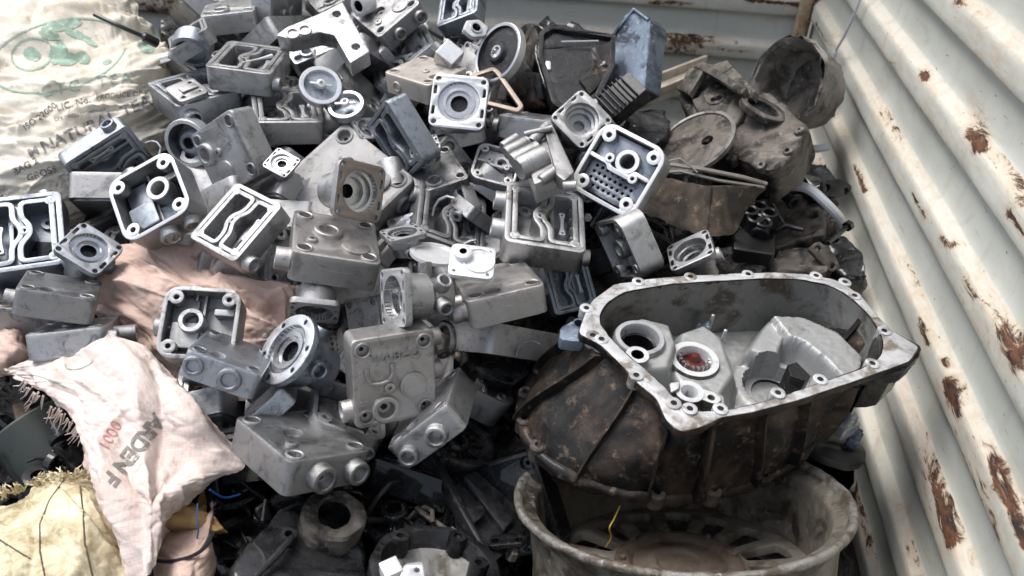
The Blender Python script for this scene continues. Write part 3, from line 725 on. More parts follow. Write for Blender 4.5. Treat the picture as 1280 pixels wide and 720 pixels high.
make_closed(fit(side((232, 437), (326, 466), (315, 506), (224, 466), [(6, 6.75, 0, 345, 440)]), -.08, 'C8'),
            'bluish grey head showing two ring ports, below the square head on pink sack', [('-y', -4.2, -2.2, 1.6, .6), ('-y', 1.6, -2.4, 1.9, .7)], feats='b')
make_closed(fit(side((19, 361), (121, 377), (117, 405), (12, 391), [(6, 6.75, 0, 128, 352)]), -.05, 'C9'),
            'pale grey head on its side at the left edge, above the torn pink sack', [('-x', -4.3, -2.4, 1.4, 1.6)], feats='b')
make_closed(fit(side((28, 426), (133, 412), (135, 432), (32, 449), [(6, 6.75, 0, 150, 398), (-6, 6.75, 0, 60, 400)]), -.01, 'C10'),
            'long greyish head lying flat behind the torn pink sack', [('+x', -4.6, -2.4, 1.5, 1.6), ('+x', 0, -2.6, 1.6, 3.8)], feats='bs')
make_closed(fit(face((347, 232), (432, 150), (522, 222), (436, 305), W, L, T, D=(440, 320)), .04, 'C12'),
            'large grey closed head with several round bosses behind the tan faced cylinder', [('-y', 3, -2.4, 1.4, .6)], feats='bpds', var=1, mat=MCG)
make_closed(fit(face((287, 136), (328, 222), (270, 252), (240, 168), W, L, T, A=(312, 131), B=(350, 206)), -.02, 'C18'),
            'grey closed head standing between the bluish heads and the white faced head', [], feats='bpds', var=0)
make_closed(fit(face((482, 88), (527, 62), (584, 84), (535, 108), W, L, T, A=(483, 116), B=(531, 98)), -.03, 'C13'),
            'smooth beige grey head with one rounded corner pointing at us, near the top', [('-x', 3, -2.5, 1.2, .3)], feats='bs', mat=MTANL)
make_closed(fit(face((338, -42), (382, -30), (372, 50), (330, 52), W, L, T, D=(326, 60)), .04, 'C15'),
            'closed head with round bosses at the top edge, left of the pale lettered bar', [], feats='bpds')
make_closed(fit(face((440, 22), (486, -30), (524, 4), (474, 44), W, L, T, D=(484, 64), C=(540, 26)), -.03, 'C16'),
            'closed head at the top edge with two open round ports along its lower side', [('-y', -1.6, -2.4, 1.5, 1.2), ('-y', 4.2, -2.4, 1.5, 1.2)], feats='bds', var=1)
make_closed(fit(face((415, 90), (430, 78), (492, 122), (470, 145), W, L, T), .03, 'C19'),
            'closed head with two dark bolt holes right of the round white cover', [], feats='b')
make_closed(fit(side((618, 138), (694, 156), (690, 176), (624, 174), [(6, 6.75, 0, 716, 148)]), .0, 'C17'),
            'grey head on its side left of the shiny bored cylinder', [('-x', -5, -2.5, 1.6, 1.2)], feats='b')
make_closed(fit(side((246, 16), (312, 13), (328, 42), (262, 46), [(6, 6.75, 0, 322, -6)]), .0, 'C20'),
            'grey head on its side at the top left edge of the heap', [], feats='bps')
make_closed(fit(face((345, 40), (395, 20), (425, 55), (370, 82), W, L, T, D=(372, 100)), .05, 'C21'),
            'dull closed head under the pale lettered bar', [], feats='bps')
make_closed(fit(face((505, 195), (560, 185), (598, 215), (520, 250), W, L, T, C=(580, 238)), .03, 'C22'),
            'smooth grey head slanting behind the tan edged twin chamber head', [], feats='bps')
make_closed(fit(face((430, 375), (470, 370), (478, 425), (438, 430), W, L, T), .05, 'C23'),
            'smooth grey head standing upright behind the lettered head', [], feats='bps')
make_closed(fit(side((275, 590-110), (320, 500), (318, 530), (280, 515), []), .08, 'C24'),
            'small dark grey head low between the torn sack and the lowest heads', [], feats='bps')
make_closed(fit(face((0, 345), (86, 362), (90, 395), (-10, 385), W, L, T), .05, 'C25'),
            'bluish grey head under the bluish twin chamber head at the left edge', [], feats='b')
make_closed(fit(face((385, 0), (425, -30), (455, -10), (400, 20), W, L, T, D=(398, 30)), .04, 'C26'),
            'closed head cut by the top edge above the pale lettered bar', [], feats='bps')
make_closed(fit(face((560, 350), (590, 400), (560, 430), (530, 380), W, L, T), .12, 'C27'),
            'dark smooth head hidden under the cylinder with two side ports', [], feats='b')

# raised lettering on the lettered head
def text_mesh(txt, size, ext=0.0, bold=0.0, spacing=1.0):
    c = bpy.data.curves.new('t', 'FONT'); c.body = txt; c.size = size; c.extrude = ext; c.offset = bold; c.align_x = 'CENTER'; c.align_y = 'CENTER'; c.space_character = spacing
    o = bpy.data.objects.new('t', c); COL.objects.link(o); dg = bpy.context.evaluated_depsgraph_get()
    me = bpy.data.meshes.new_from_object(o.evaluated_get(dg)); bpy.data.objects.remove(o); bpy.data.curves.remove(c); return me
me = text_mesh('WABCO', 1.7, .30, .03, 1.2); me.name = 'raised_lettering'
o = mk('raised_lettering', me, [MC], c1); me.materials.clear(); me.materials.append(MC); o.matrix_local = Matrix.Translation((.1, 3.7, .06))
b = B()
for i in range(4):
    for j in range(2): b.lathe([(.16, 0), (.14, .12), (0, .14)], Matrix.Translation((-5.0+.45*i, -2.7-.5*j, 0)), 8)
mk('cast_marks', b, [MC], c1)

# ------------------------------------------------------------------ flanged cylinders
make_flanged(fit(face((421, 200), (488, 215), (480, 278), (416, 265), 8, 8, .95)+[(0, 0, -7, 408, 236)], -.10, 'B1'),
             'cylinder casting with a tan stained square flange and deep bore, centre of the heap', tan=True, prt=())
make_flanged(fit(face((538, 92), (613, 99), (606, 166), (535, 153), 8, 8, .95)+[(0, 0, -7, 580, 150)], -.06, 'B2'),
             'square flange with a brown centred shallow bore, upper middle of the heap', shallow=True, prt=())
make_flanged(fit(face((733, 104), (766, 147), (723, 187), (690, 154), 8, 8, .95)+[(0, 0, -7, 716, 172)], -.04, 'B3'),
             'cylinder casting with a shiny stepped bore in front of the black cover', prt=((60, 3.0), (150, 3)), bright=True)
make_flanged(fit(face((474, 341), (505, 338), (508, 405), (471, 407), 8, 8, .95)+[(0, 0, -8.5, 566, 366)], -.10, 'B4'),
             'cylinder casting lying sideways with two ports on its barrel, above the lettered head', long_=8.5, prt=((30, 6.3), (-28, 6.3)))
make_flanged(fit([(0, 4, 0, 386, 398), (0, -4, 0, 330, 478), (-4, 0, 0, 345, 425), (4, 0, 0, 374, 449), (0, 0, -6, 395, 455)], -.05, 'B5'),
             'stained round flanged casting tipped over beside the pink sack', prt=((0, 3), (90, 3)), shallow=True, stub=False, w_=8.6, cool=True, rnd=True)
make_flanged(fit([(-4, 0, 0, 360, 388), (4, 0, 0, 425, 395), (0, 0, -6, 397, 352), (0, -4, 0, 392, 402)], .0, 'B6'),
             'cylinder casting upside down under the closed head with a deep round port', prt=(), stub=False)
make_flanged(fit(face((470, 288), (520, 281), (538, 291), (488, 306), 8, 8, .95)+[(4, -4, -5, 537, 316), (-4, -4, -5, 490, 330)], -.05, 'B7'),
             'small block with round opening on top, beside the closed head with a deep port', shallow=True, prt=((-90, 3.5),), stub=False, long_=5)
make_flanged(disc(112, 310, -.03, 70, .8, -20), 'bluish rough cylinder casting with two dark ports, left of the pink sack', prt=((20, 3),), cool=True, shallow=True, stub=False, w_=7)
make_flanged(disc(862, 312, .02, 120, .55, -5), 'small bright cylinder casting above the big housing rim, below the brown half shell', prt=((0, 3), (90, 3)), w_=7, long_=6)
make_flanged(disc(530, 182, -.03, 110, .5, 20, .62), 'small pale valve casting on top of the large closed head', prt=((-60, 3), (-120, 3), (0, 1.5)), long_=8)
make_flanged(disc(352, 203, -.03, 100, .8, -32, .55), 'small bluish square cap between two grey closed heads', prt=(), shallow=True, stub=False)
make_flanged(disc(460, 160, .0, 60, .6, 30, .6), 'small cylinder casting half hidden beside the disc with a ring', prt=((0, 3),), long_=6)

# discs, plates, nut, frame
def lathe_thing(name, label, cat, m, prof, mats, fm=None, n=36, part=None, group=None, extra=None):
    root = thing(name, label, cat, m, group); b = B(); b.lathe(prof, n=n, mats=fm); mk(part or 'disc', b, mats, root)
    if extra: extra(root)
    return root
def knob(root):
    b = B(); b.lathe([(.8, 0), (.7, .7), (.35, .8), (.3, .3), (0, .3)], n=16); b.box(-1.8, 1.8, -.2, .2, .05, .35, .05); mk('centre_boss', b, [MW], root)
lathe_thing('round_cover', 'round cover with a bright white rim near the top of the heap', 'cover', disc(401, 106, -.07, 80, .88), [(3.6, -1.2), (3.5, -.1), (3.4, 0), (2.8, 0), (2.7, -.5), (0, -.5)], [MC, MW, MCB], [0, 1, 1, 1, 2], extra=knob)
lathe_thing('round_cover', 'grey round cup just right of the round white rimmed cover', 'cover', disc(432, 130, -.04, 110, .7), [(3.2, -1.2), (3.1, -.1), (3.0, 0), (2.5, 0), (2.3, -1.0), (0, -1.2)], [MC, MWG, MCB], [0, 1, 1, 1, 2], extra=knob)
lathe_thing('round_cover', 'dark round bearing ring between the cream sack and a grey closed head', 'ring', disc(233, 180, .02, 200, .8), [(4.2, -2), (4.1, -.1), (4, 0), (3.4, 0), (3.2, -1.5), (2.4, -1.4), (1.6, -.6), (1.0, -.6), (.9, -2), (0, -2)], [MWG, MCB, MO], [0, 0, 0, 1, 2, 1, 1, 1, 2])
lathe_thing('round_cover', 'dull bearing cap by the small white faced head at top left', 'cover', disc(238, 66, -.05, 250, .7), [(3.4, -3), (3.3, -.1), (3.1, 0), (2.6, 0), (2.4, -1), (0, -1)], [MCB], None)
lathe_thing('round_plate', 'round pale plate under the small white plate in the middle', 'plate', disc(544, 316, -.05, 80, .4), [(0, -.5), (3.6, -.5), (3.6, 0), (2.9, 0), (2.8, -.15), (0, -.15)], [MW], None)
root = thing('port_ring', 'pale ring port beside the closed head at the top edge', 'ring', disc(448, 8, -.06, 200, .7), None)
b = B(); b.lathe([(1.9, -3), (1.9, 0), (1.7, .1), (1.1, .1), (1.0, -.1), (1.0, -2.4), (0, -2.4)], n=26, mats=[0, 0, 0, 0, 1, 1]); mk('ring', b, [MW, MO], root)
root = thing('hexagonal_nut', 'white hexagonal flange nut at the top beside the dark pulley cover', 'nut', disc(595, 35, -.05, 60, .75, 20))
b = B(); b.ex([rpoly([(2.6*math.cos(R(a)), 2.0*math.sin(R(a))) for a in range(0, 360, 60)], .3), circ(0, 0, .8, 16)], -1, 0, .12); mk('nut_body', b, [MW], root)
b = B(); b.lathe([(1.2, 0), (1.1, .3), (.8, .3), (.78, -.8), (0, -.8)], n=20, mats=[0, 0, 1, 1]); mk('bore', b, [MWG, MO], root)
root = thing('white_block', 'plain white angular block near the top of the heap', 'block', fit(face((542, 67), (562, 48), (582, 64), (566, 80), 5, 5, 4, D=(560, 92)), -.08, 'blk'))
b = B(); b.ex([rrect(5, 5, .3)], -4, 0, .2, 0, 1); mk('block_body', b, [MC, MW], root)
b = B(); b.lathe([(1.2, 0), (1.2, 1.8), (.9, 2), (0, 2)], m=SIDE['+y'](0, -2)@Matrix.Translation((0, 0, -4.2)), n=16); mk('stub', b, [MC], root)
root = thing('square_plate', 'small bright square plate with a ring boss, lying in the middle of the heap', 'plate', fit(face((566, 304), (620, 309), (616, 349), (559, 341), 7, 6.5, .8, D=(559, 347), C=(616, 356)), -.12, 'plate'))
b = B(); b.ex([rrect(7, 6.5, 1), circ(2.6, 2.3, .3, 10), circ(2.6, -2.3, .3, 10), circ(-2.6, -2.3, .3, 10), circ(-2.2, 2.5, .3, 10)], -.8, 0, .08); mk('plate_body', b, [MW], root)
b = B(); b.lathe([(1.5, -.1), (1.4, .9), (1.2, 1), (.6, 1), (.55, .1), (0, .1)], Matrix.Translation((-1.6, .9, 0)), 24, mats=[0, 0, 0, 1, 1]); b.lathe([(2.6, 0), (2.5, .2), (2.3, .2), (2.2, 0)], Matrix.Translation((1.0, .2, 0)), 24); mk('ring_boss', b, [MW, MO], root)
root = thing('valve_plate', 'loose grey valve plate lying on a twin chamber head by the cream sack', 'plate', fit(face((205, 108), (240, 98), (262, 112), (226, 130), 7, 7, .8), -.06, 'vp'))
b = B(); b.ex([rrect(7, 7, 1), circ(2, 2, .5, 10), circ(-2, -2, .5, 10), circ(2, -2, .3, 10)], -.8, 0, .1); b.box(-1.5, 2.5, -1, 1, 0, .5, .1); mk('plate_body', b, [MC], root)
root = thing('wire_sliver', 'thin pale sliver of metal across the twin chamber head near the top', 'metal strip', disc(323, 78, -.085, 90, .5))
b = B(); b.tube([(-2.4, -1.6, .3), (0, 0, .6), (1.9, 1.8, .7)], [.09, .16, .4], 8); mk('sliver', b, [MW], root)

# pale bar with two counterbores
def px_ex(b, m, px, z0, z1, holes=(), bev=.1, rnd=.3, mat=0, top=None, zp=0.0):
    o = [onplane(m, u, v, zp) for u, v in px]
    b.ex([rpoly(o, rnd)]+list(holes), z0, z1, bev, mat, top); return b
m = disc(420, 42, -.08, 100, .72)
root = thing('lettered_bar', 'pale L shaped cast bar with two bolt holes at the top of the heap', 'bracket', m)
h1, h2 = onplane(m, 421, 17), onplane(m, 445, 58)
b = B(); px_ex(b, m, [(408, 13), (428, 2), (462, 64), (438, 79), (418, 44), (400, 40), (362, 48), (345, 44), (358, 34)], -.8, 0, [circ(*h1, .75, 16), circ(*h2, .75, 16)], .15)
px_ex(b, m, [(408, 13), (428, 2), (462, 64), (438, 79), (418, 44), (400, 40), (362, 48), (345, 44), (358, 34)], -3.4, -.8, [circ(*h1, .3, 10), circ(*h2, .3, 10)], 0)
mk('bar_body', b, [MC], root)
for h in ((366, 42), (381, 38)):
    b = B(); b.lathe([(1.3, -.1), (1.2, .25), (.9, .25), (.85, -.5), (0, -.5)], Matrix.Translation((*onplane(m, *h), 0)), 20); mk('ring_boss', b, [MC], root)

# cluster valve of parallel tubes
m = disc(668, 196, -.10, 95, .62, 0)
root = thing('tube_cluster_valve', 'pale valve casting made of parallel stubby tubes, centre right of the heap', 'valve', m)
def L2(u, v, z=0): return Vector((*onplane(m, u, v, z), z))
b = B()
for (a, c_, r_, z) in (((628, 184), (646, 172), .8, 1.0), ((632, 192), (660, 178), 1.1, .6), ((648, 212), (680, 196), 1.9, .2), ((640, 202), (672, 186), 1.3, .3), ((664, 178), (684, 158), .9, .8), ((676, 226), (700, 210), .9, 0), ((655, 168), (690, 160), .5, 1.6)):
    b.tube([L2(*a, z), (L2(*a, z)*.9+L2(*c_, z)*.1), L2(*c_, z)], [r_*.86, r_, r_], 18)
mk('tubes', b, [MC], root)
b = B(); px_ex(b, m, [(678, 158), (690, 160), (718, 222), (706, 234), (696, 226)], -1.2, 1.2, (), .2); mk('flange_bar', b, [MC], root)
b = B(); px_ex(b, m, [(652, 185), (690, 172), (705, 215), (668, 232)], -3.5, .2, (), .3, .6); mk('valve_body', b, [MC], root)
b = B(); b.tube([L2(704, 232, .2), L2(720, 232, .2)], [.7, .8], 14); mk('stub', b, [MC], root)

# beige frame and pulley cover
m = disc(622, 108, .0, 100, .7); root = thing('gasket_frame', 'thin beige angular frame between the round flange and the black cover', 'frame', m)
o1 = [onplane(m, *q) for q in ((590, 92), (617, 83), (624, 88), (655, 132), (648, 140), (600, 128))]; o1 = rpoly(o1, .6); b = B(); b.ex([o1, off(ccw(o1), .8)], -.7, 0, .08); mk('frame_body', b, [MTAN], root)
m = disc(621, 65, -.03, 150, .62, 0); lathe_thing('pulley_cover', 'dark round cover with a pale rim on the side, behind the hexagonal nut', 'cover', m,
    [(5.6, -1.6), (5.6, -.1), (5.4, 0), (5.0, -.1), (4.8, -.6), (2.2, -.5), (1.7, .2), (1.2, .3), (.9, .3), (.8, -.2), (0, -.2)], [MWG, MOD, MS], [0, 0, 0, 1, 1, 1, 1, 2, 2, 2])

# ------------------------------------------------------------------ dark castings at the back
def rough_mesh(b, name, amp, fr, smooth=40, sub=0):
    me = b.mesh(name, 180)
    if sub:
        bm = bmesh.new(); bm.from_mesh(me); bmesh.ops.triangulate(bm, faces=[f for f in bm.faces if len(f.verts) > 4])
        for _ in range(sub): bmesh.ops.subdivide_edges(bm, edges=[e for e in bm.edges if e.calc_length() > 1.2], cuts=1, use_grid_fill=True)
        bm.to_mesh(me); bm.free()
    me.update(); nn = [v.normal.copy() for v in me.vertices]
    for v, n_ in zip(me.vertices, nn): v.co += n_*amp*noise.fractal(v.co*fr+Vector((3, 1, 7)), .8, 2, 4)
    me.shade_smooth(); me.set_sharp_from_angle(angle=R(smooth)); return me

# black cover
m = disc(705, 88, .02, 80, .75); root = thing('black_cover', 'broken black cover with a rusty brown edge, standing at the back of the heap', 'cover', m)
b = B(); px_ex(b, m, [(676, 36), (690, 24), (716, 30), (768, 50), (764, 78), (752, 112), (724, 142), (700, 142), (678, 100), (668, 60)], -3.5, -.6, (), .3, .4); mk('cover_panel', rough_mesh(b, 'cover_panel', .25, .5, 30, 2), [MO], root)
b = B(); o1 = rpoly([onplane(m, *q) for q in ((674, 40), (690, 32), (720, 36), (770, 44), (768, 84), (750, 120), (716, 146), (690, 130), (672, 70))], .5); b.ex([o1, off(ccw(o1), 1.0)], -1.5, .3, .1); mk('cover_rim', rough_mesh(b, 'cover_rim', .2, .7, 30, 1), [MOD], root)
b = B(); px_ex(b, m, [(738, 60), (770, 50), (764, 92), (738, 118), (724, 100), (742, 84)], -1, .1, (), .2); mk('rusty_flap', rough_mesh(b, 'rusty_flap', .3, .8, 30, 2), [MBR], root)
b = B(); b.tube([(*onplane(m, 702, 52, .4), .4), (*onplane(m, 748, 51, .4), .4)], .13, 6); mk('bright_edge', b, [MW], root)
b = B(); b.box(*(lambda q: (q[0]-.5, q[0]+.4, q[1]-1.0, q[1]+1.0))(onplane(m, 686, 80)), -.6, -.3, .05); mk('paper_tag', b, [MW], root)
m = disc(655, 80, .05, 150, .6); root = thing('rusty_shell', 'rust brown broken casting between the pulley cover and the black cover', 'casting', m)
b = B(); px_ex(b, m, [(648, 34), (668, 28), (674, 50), (664, 90), (668, 128), (652, 134), (640, 100), (652, 70)], -3, 0, (), .3, .3); mk('shell_body', rough_mesh(b, 'shell_body', .5, .5, 30, 2), [MBR], root)
# black finned bits above
m = disc(695, 34, .12, 90, .7); root = thing('oily_casting', 'oily black lump on top of the black cover', 'casting', m)
b = B(); px_ex(b, m, [(672, 30), (684, 20), (700, 34), (714, 24), (732, 38), (745, 46), (700, 50), (675, 44)], -4, 0, (), .3, .3); mk('lump', rough_mesh(b, 'lump', .6, .5, 30, 2), [MO], root)

# blue-grey box casting
m = disc(778, 72, .06, 150, .72); root = thing('box_casting', 'tall blue grey box casting leaning at the back against the end wall', 'casting', m)
b = B(); px_ex(b, m, [(757, 48), (793, 10), (813, 24), (806, 110), (760, 138), (752, 110)], -5, 0, (), .3, .4); mk('box_body', rough_mesh(b, 'box_body', .35, .45, 30, 2), [MBL], root)
b = B()
m2 = disc(776, 118, .02, 120, .8, 35)
for k in range(7): b.ex([rrect(.22, 5.5, .08, -3.4+.9*k, 0, 2)], -.2, 1.1-.05*k, .05)
b.ex([rrect(7.5, 5.6, .3)], -3, 0, .1); o = mk('cooling_fins', b, [MOD], root); o.matrix_local = m.inverted()@m2
b = B(); b.tube([(*onplane(m, 762, 50), .1), (*onplane(m, 793, 12), .15), (*onplane(m, 811, 25), .1)], .35, 8); mk('edge_flange', b, [MBL], root)

# beige strip behind
b = B(); q = [P(800, 104, 1.75), P(880, 84, 1.85), P(890, 92, 1.85), P(812, 124, 1.72)]
root = thing('steel_channel', 'beige rusty steel channel lying against the foot of the end wall', 'steel bar', Matrix.Translation(P(845, 104, 1.8)))
ax = (P(895, 80, 1.85)-P(790, 122, 1.66)); ln = ax.length; mm = Matrix.Translation(P(842, 101, 1.78))@ax.to_track_quat('X', 'Z').to_matrix().to_4x4()
b = B(); b.ex([rrect(ln, .055, .004)], -.02, 0, .003); b.box(-ln/2, ln/2, -.030, -.022, 0, .015, .001, .002); b.box(-ln/2, ln/2, .018, .027, 0, .018, .001, .002)
o = mk('channel', b, [plain('beige_worn_paint', (.52, .46, .38), .6, sc=25)], root); o.matrix_world = mm

# brown bell housing (upper right)
m = disc(984, 108, .20, 168, .72, 0, 1.12)
root = thing('bell_housing', 'large broken grey brown bell housing with a wide open mouth, by the wall corner', 'gearbox part', m)
k = [(8.6, 1.0), (8.9, .2), (8.5, -.6), (7.6, -4), (6.4, -7.5), (5.0, -8.2), (4.6, -7.8), (6.0, -7.0), (7.0, -3.8), (7.8, .4), (8.6, 1.0)]
MBGL = metal('bell_inner_alloy', (.27, .25, .23), (.08, .068, .058), .8, .3, (.4, .7), bmp=1.0, stain2=(.38, .36, .34), sc=.9)
b = B(); b.lathe([(6.6, -6.6), (3, -7.2), (0, -7.2)], n=40); mk('bell_floor', b, [MBG], root)
b = B(); b.lathe(k, n=60, jit=.05); mk('bell', rough_mesh(b, 'bell', .5, .5, 45), [MBGL], root)
m2 = disc(920, 150, .12, 110, .62, -25)
b = B(); hl = circ(*onplane(m2, 896, 125), 1.1, 18)
px_ex(b, m2, [(846, 118), (862, 80), (884, 86), (935, 116), (960, 112), (985, 135), (1012, 158), (990, 195), (963, 214), (925, 200), (895, 190), (872, 170)], -7, 0, [hl], .6, 1.0)
b.lathe([(1.7, -.2), (1.55, .3), (1.1, .3)], Matrix.Translation((*onplane(m2, 896, 125), 0)), 20)
for (u_, v_) in ((880, 150), (915, 200), (952, 208), (985, 190), (1000, 165), (868, 105), (930, 128)): b.lathe([(1.0, -.8), (.9, .5), (.75, .6), (.35, .6), (.3, 0), (0, 0)], Matrix.Translation((*onplane(m2, u_, v_), 0)), 14)
o = mk('gear_case', rough_mesh(b, 'gear_case', .45, .3, 40, 2), [MBG], root); o.matrix_local = m.inverted()@m2
m3 = disc(955, 134, .05, 60, .55, -40)
b = B(); b.ex([circ(0, 0, 4.4, 30, 2.6), circ(0, 0, 3.1, 26, 1.4)], -1.2, 0, .2); o = mk('oval_flange', rough_mesh(b, 'oval_flange', .12, .8, 40), [MBG], root); o.matrix_local = m.inverted()@m3
b = B(); b.ex([circ(0, 0, 3.1, 26, 1.4)], -1.3, -.7, 0); o = mk('bore_floor', b, [MO], root); o.matrix_local = m.inverted()@m3
m4 = disc(896, 88, .10, 130, .5, -25)
b = B(); px_ex(b, m4, [(846, 112), (874, 78), (884, 84), (862, 120)], -1.0, .3, (), .2); px_ex(b, m4, [(880, 80), (905, 70), (940, 108), (935, 118)], -3.0, -1, (), .2); px_ex(b, m4, [(868, 84), (880, 78), (935, 112), (928, 120)], -.6, .5, (), .2)
o = mk('side_wall', rough_mesh(b, 'side_wall', .3, .5, 40, 1), [MBG], root); o.matrix_local = m.inverted()@m4
b = B(); px_ex(b, m2, [(866, 128), (880, 122), (905, 168), (925, 196), (912, 198), (890, 180)], 0, .9, (), .3); px_ex(b, m2, [(918, 125), (935, 118), (930, 150), (910, 178), (900, 168)], 0, 1.1, (), .4)
o = mk('stiffening_rib', rough_mesh(b, 'stiffening_rib', .2, .6, 40, 1), [MBG], root); o.matrix_local = m.inverted()@m2

# disc plate with ring
m = disc(868, 178, .10, 120, .6); root = thing('clutch_plate', 'flat dark disc with a raised wire like edge under the bell housing', 'disc', m)
b = B(); b.ex([circ(0, 0, 7.2, 48), circ(2.2, -1.0, 1.1, 16)], -.6, 0, .1); mk('disc_body', b, [MBG], root)
b = B(); b.lathe([(7.5, -.6), (7.6, .2), (7.3, .45), (6.9, .3), (6.9, -.1)], n=48); mk('disc_rim', b, [metal('grimy_ring', (.3, .29, .27), (.1, .09, .08), .6, .5)], root)
# brown half shell
m = disc(872, 243, .06, -80, .86, 0); root = thing('half_shell_casting', 'rusty brown curved half shell casting right of the hole grid head', 'casting', m)
b = B(); NS = 40
def arc_shell(b, a, c_, top, thick, nseg=40, dep=3.0):
    """curved wall between two polylines in pixels (top edge, bottom edge), bulging to the viewer"""
    vs = []
    for k in range(nseg+1):
        t = k/nseg; x = a[0]+(a[1]-a[0])*t
        for (lv, rr) in ((0, 0), (1, 0), (1, 1), (0, 1)): pass
    return
def wallstrip(b, topl, botl, d0, bulge, thick, dz=.0, n=36, m_=10):
    """a curved sheet: rows between the top and bottom pixel polylines"""
    def samp(l, t):
        x = t*(len(l)-1); i = min(int(x), len(l)-2); f = x-i
        p0, p1, p2, p3 = l[max(i-1, 0)], l[i], l[i+1], l[min(i+2, len(l)-1)]
        return [.5*((2*p1[q])+(-p0[q]+p2[q])*f+(2*p0[q]-5*p1[q]+4*p2[q]-p3[q])*f*f+(-p0[q]+3*p1[q]-3*p2[q]+p3[q])*f**3) for q in (0, 1)]
    vs = []
    for side_ in (0, 1):
        for j in range(m_+1):
            s_ = j/m_
            for i in range(n+1):
                t = i/n; A = samp(topl, t); C = samp(botl, t); u = A[0]*(1-s_)+C[0]*s_; v = A[1]*(1-s_)+C[1]*s_
                d = d0-bulge*math.sin(math.pi*min(1, max(0, t)))+dz*(s_-.5)+side_*thick; vs.append(P(u, v, d))
    fs = []; K = (n+1)*(m_+1)
    for o_ in (0, K):
        for j in range(m_):
            for i in range(n): a = o_+j*(n+1)+i; fs.append([a, a+1, a+n+2, a+n+1])
    per = list(range(0, n+1))+[j*(n+1)+n for j in range(1, m_+1)]+[m_*(n+1)+i for i in range(n-1, -1, -1)]+[j*(n+1) for j in range(m_-1, 0, -1)]
    for i in range(len(per)): a, c_ = per[i], per[(i+1) % len(per)]; fs.append([a, c_, c_+K, a+K])
    b.add(vs, fs, 0); return b
b = B(); wallstrip(b, [(800, 215), (840, 224), (880, 232), (920, 232), (958, 234)], [(795, 262), (830, 276), (870, 292), (915, 292), (932, 262)], D(870, 243)+.10, .07, .012)
me = rough_mesh(b, 'shell_wall', .003, 60, 40); o = mk('shell_wall', me, [metal('rust_brown_world', (.14, .108, .082), (.035, .028, .024), 1.0, .25, (.55, .8), sc=60, fine=60, bmp=.8, stain2=(.30, .22, .15))], root); o.matrix_local = m.inverted()
MRBW = o.data.materials[0]
b = B()
for pth, r_ in (([(800, 212), (840, 206), (880, 212), (930, 222), (958, 230)], .004), ([(802, 218), (850, 214), (900, 226), (955, 234)], .003), ([(820, 205), (850, 198), (866, 210), (872, 216)], .0018), ([(872, 236), (900, 240), (940, 235)], .003)):
    b.tube([P(u, v, D(870, 230)+.05+.00025*abs(u-870)) for u, v in pth], r_, 6)
o = mk('shell_rim', b, [metal('pale_grimy_world', (.34, .31, .28), (.16, .14, .12), .5, .3, (.4, .7), sc=60, fine=60, bmp=.5)], root); o.matrix_local = m.inverted()
b = B(); wallstrip(b, [(878, 232), (888, 234), (892, 236)], [(872, 290), (882, 294), (886, 293)], D(870, 243)+.035, .006, .02); o = mk('stiffening_rib', b, [MRBW], root); o.matrix_local = m.inverted()
# black tube block
m = disc(948, 278, .16, 75, .6, -20); root = thing('rubber_block', 'black block of round rubber tubes beside the brown half shell', 'rubber part', m)
b = B()
for i, (u, v) in enumerate(((938, 262), (950, 256), (962, 264), (945, 270), (956, 275))): b.lathe([(1.5, -6), (1.5, 0), (1.2, .2), (.9, 0), (.9, -3), (0, -3)], Matrix.Translation((*onplane(m, u, v), -.1*i)), 18)
b.box(-3.5, 3.5, -4.5, 2.0, -7, -3, .3, .6); mk('tubes', b, [MBP], root)
# rough casting with hose
m = disc(990, 282, .26, 100, .65, 20); root = thing('dusty_casting', 'dusty grey brown rough casting under the pale hose near the side wall', 'casting', m)
b = B(); px_ex(b, m, [(955, 250), (985, 242), (1024, 240), (1034, 262), (1030, 290), (1000, 300), (975, 310), (945, 318), (955, 290)], -6, 0, [circ(*onplane(m, 1016, 268), .8, 12)], .5, .8); mk('lump', rough_mesh(b, 'lump', .7, .4, 50, 2), [MBG], root)
def hose(name, label, cat, pts, r, mat, n=10, sub=8, mats=None):
    pts = [Vector(p) for p in pts]; out = []
    for i in range(len(pts)-1):
        p0, p1, p2, p3 = pts[max(i-1, 0)], pts[i], pts[i+1], pts[min(i+2, len(pts)-1)]
        for k in range(sub):
            f = k/sub; out.append(.5*((2*p1)+(-p0+p2)*f+(2*p0-5*p1+4*p2-p3)*f*f+(-p0+3*p1-3*p2+p3)*f**3))
    out.append(pts[-1]); b = B(); b.tube(out, r, n); return tag(mk(name, b, [mat]), label, cat)
hose('plastic_hose', 'pale plastic hose curving round the dusty casting by the side wall', 'hose', [P(958, 238, 1.42), P(985, 232, 1.40), P(1010, 236, 1.38), P(1030, 252, 1.37), P(1048, 272, 1.38), P(1052, 286, 1.42)], .009, MHOSE)
hose('plastic_hose', 'short white hose end poking out under the bell housing', 'hose', [P(985, 176, 1.62), P(1000, 183, 1.58), P(1018, 186, 1.56), P(1034, 184, 1.56)], .008, MHOSE)
def onwall(u, v, g=.03): r_ = ray(u, v); return Vector(CAM+r_*((XW-g)/r_[0]))
hose('white_cable', 'thin white cable hanging down the side wall from the top edge', 'cable', [onwall(1085, -30), onwall(1072, 8), onwall(1056, 44), onwall(1044, 66), onwall(1039, 90), onwall(1036, 118, .034)], [.003]*24+[.006]*17, MHOSE)
hose('black_rod', 'thin black rod lying on the cream sack at the top left', 'rod', [P(118, 18, 1.36), P(150, 33, 1.36), P(180, 46, 1.38), P(196, 54, 1.40)], [.004]*8+[.004]*8+[.009]*9, MBP, 8)
m = disc(1000, 200, .28, 100, .6, -50); root = thing('white_connector', 'small white plug lying in the dark under the bell housing', 'plug', m)
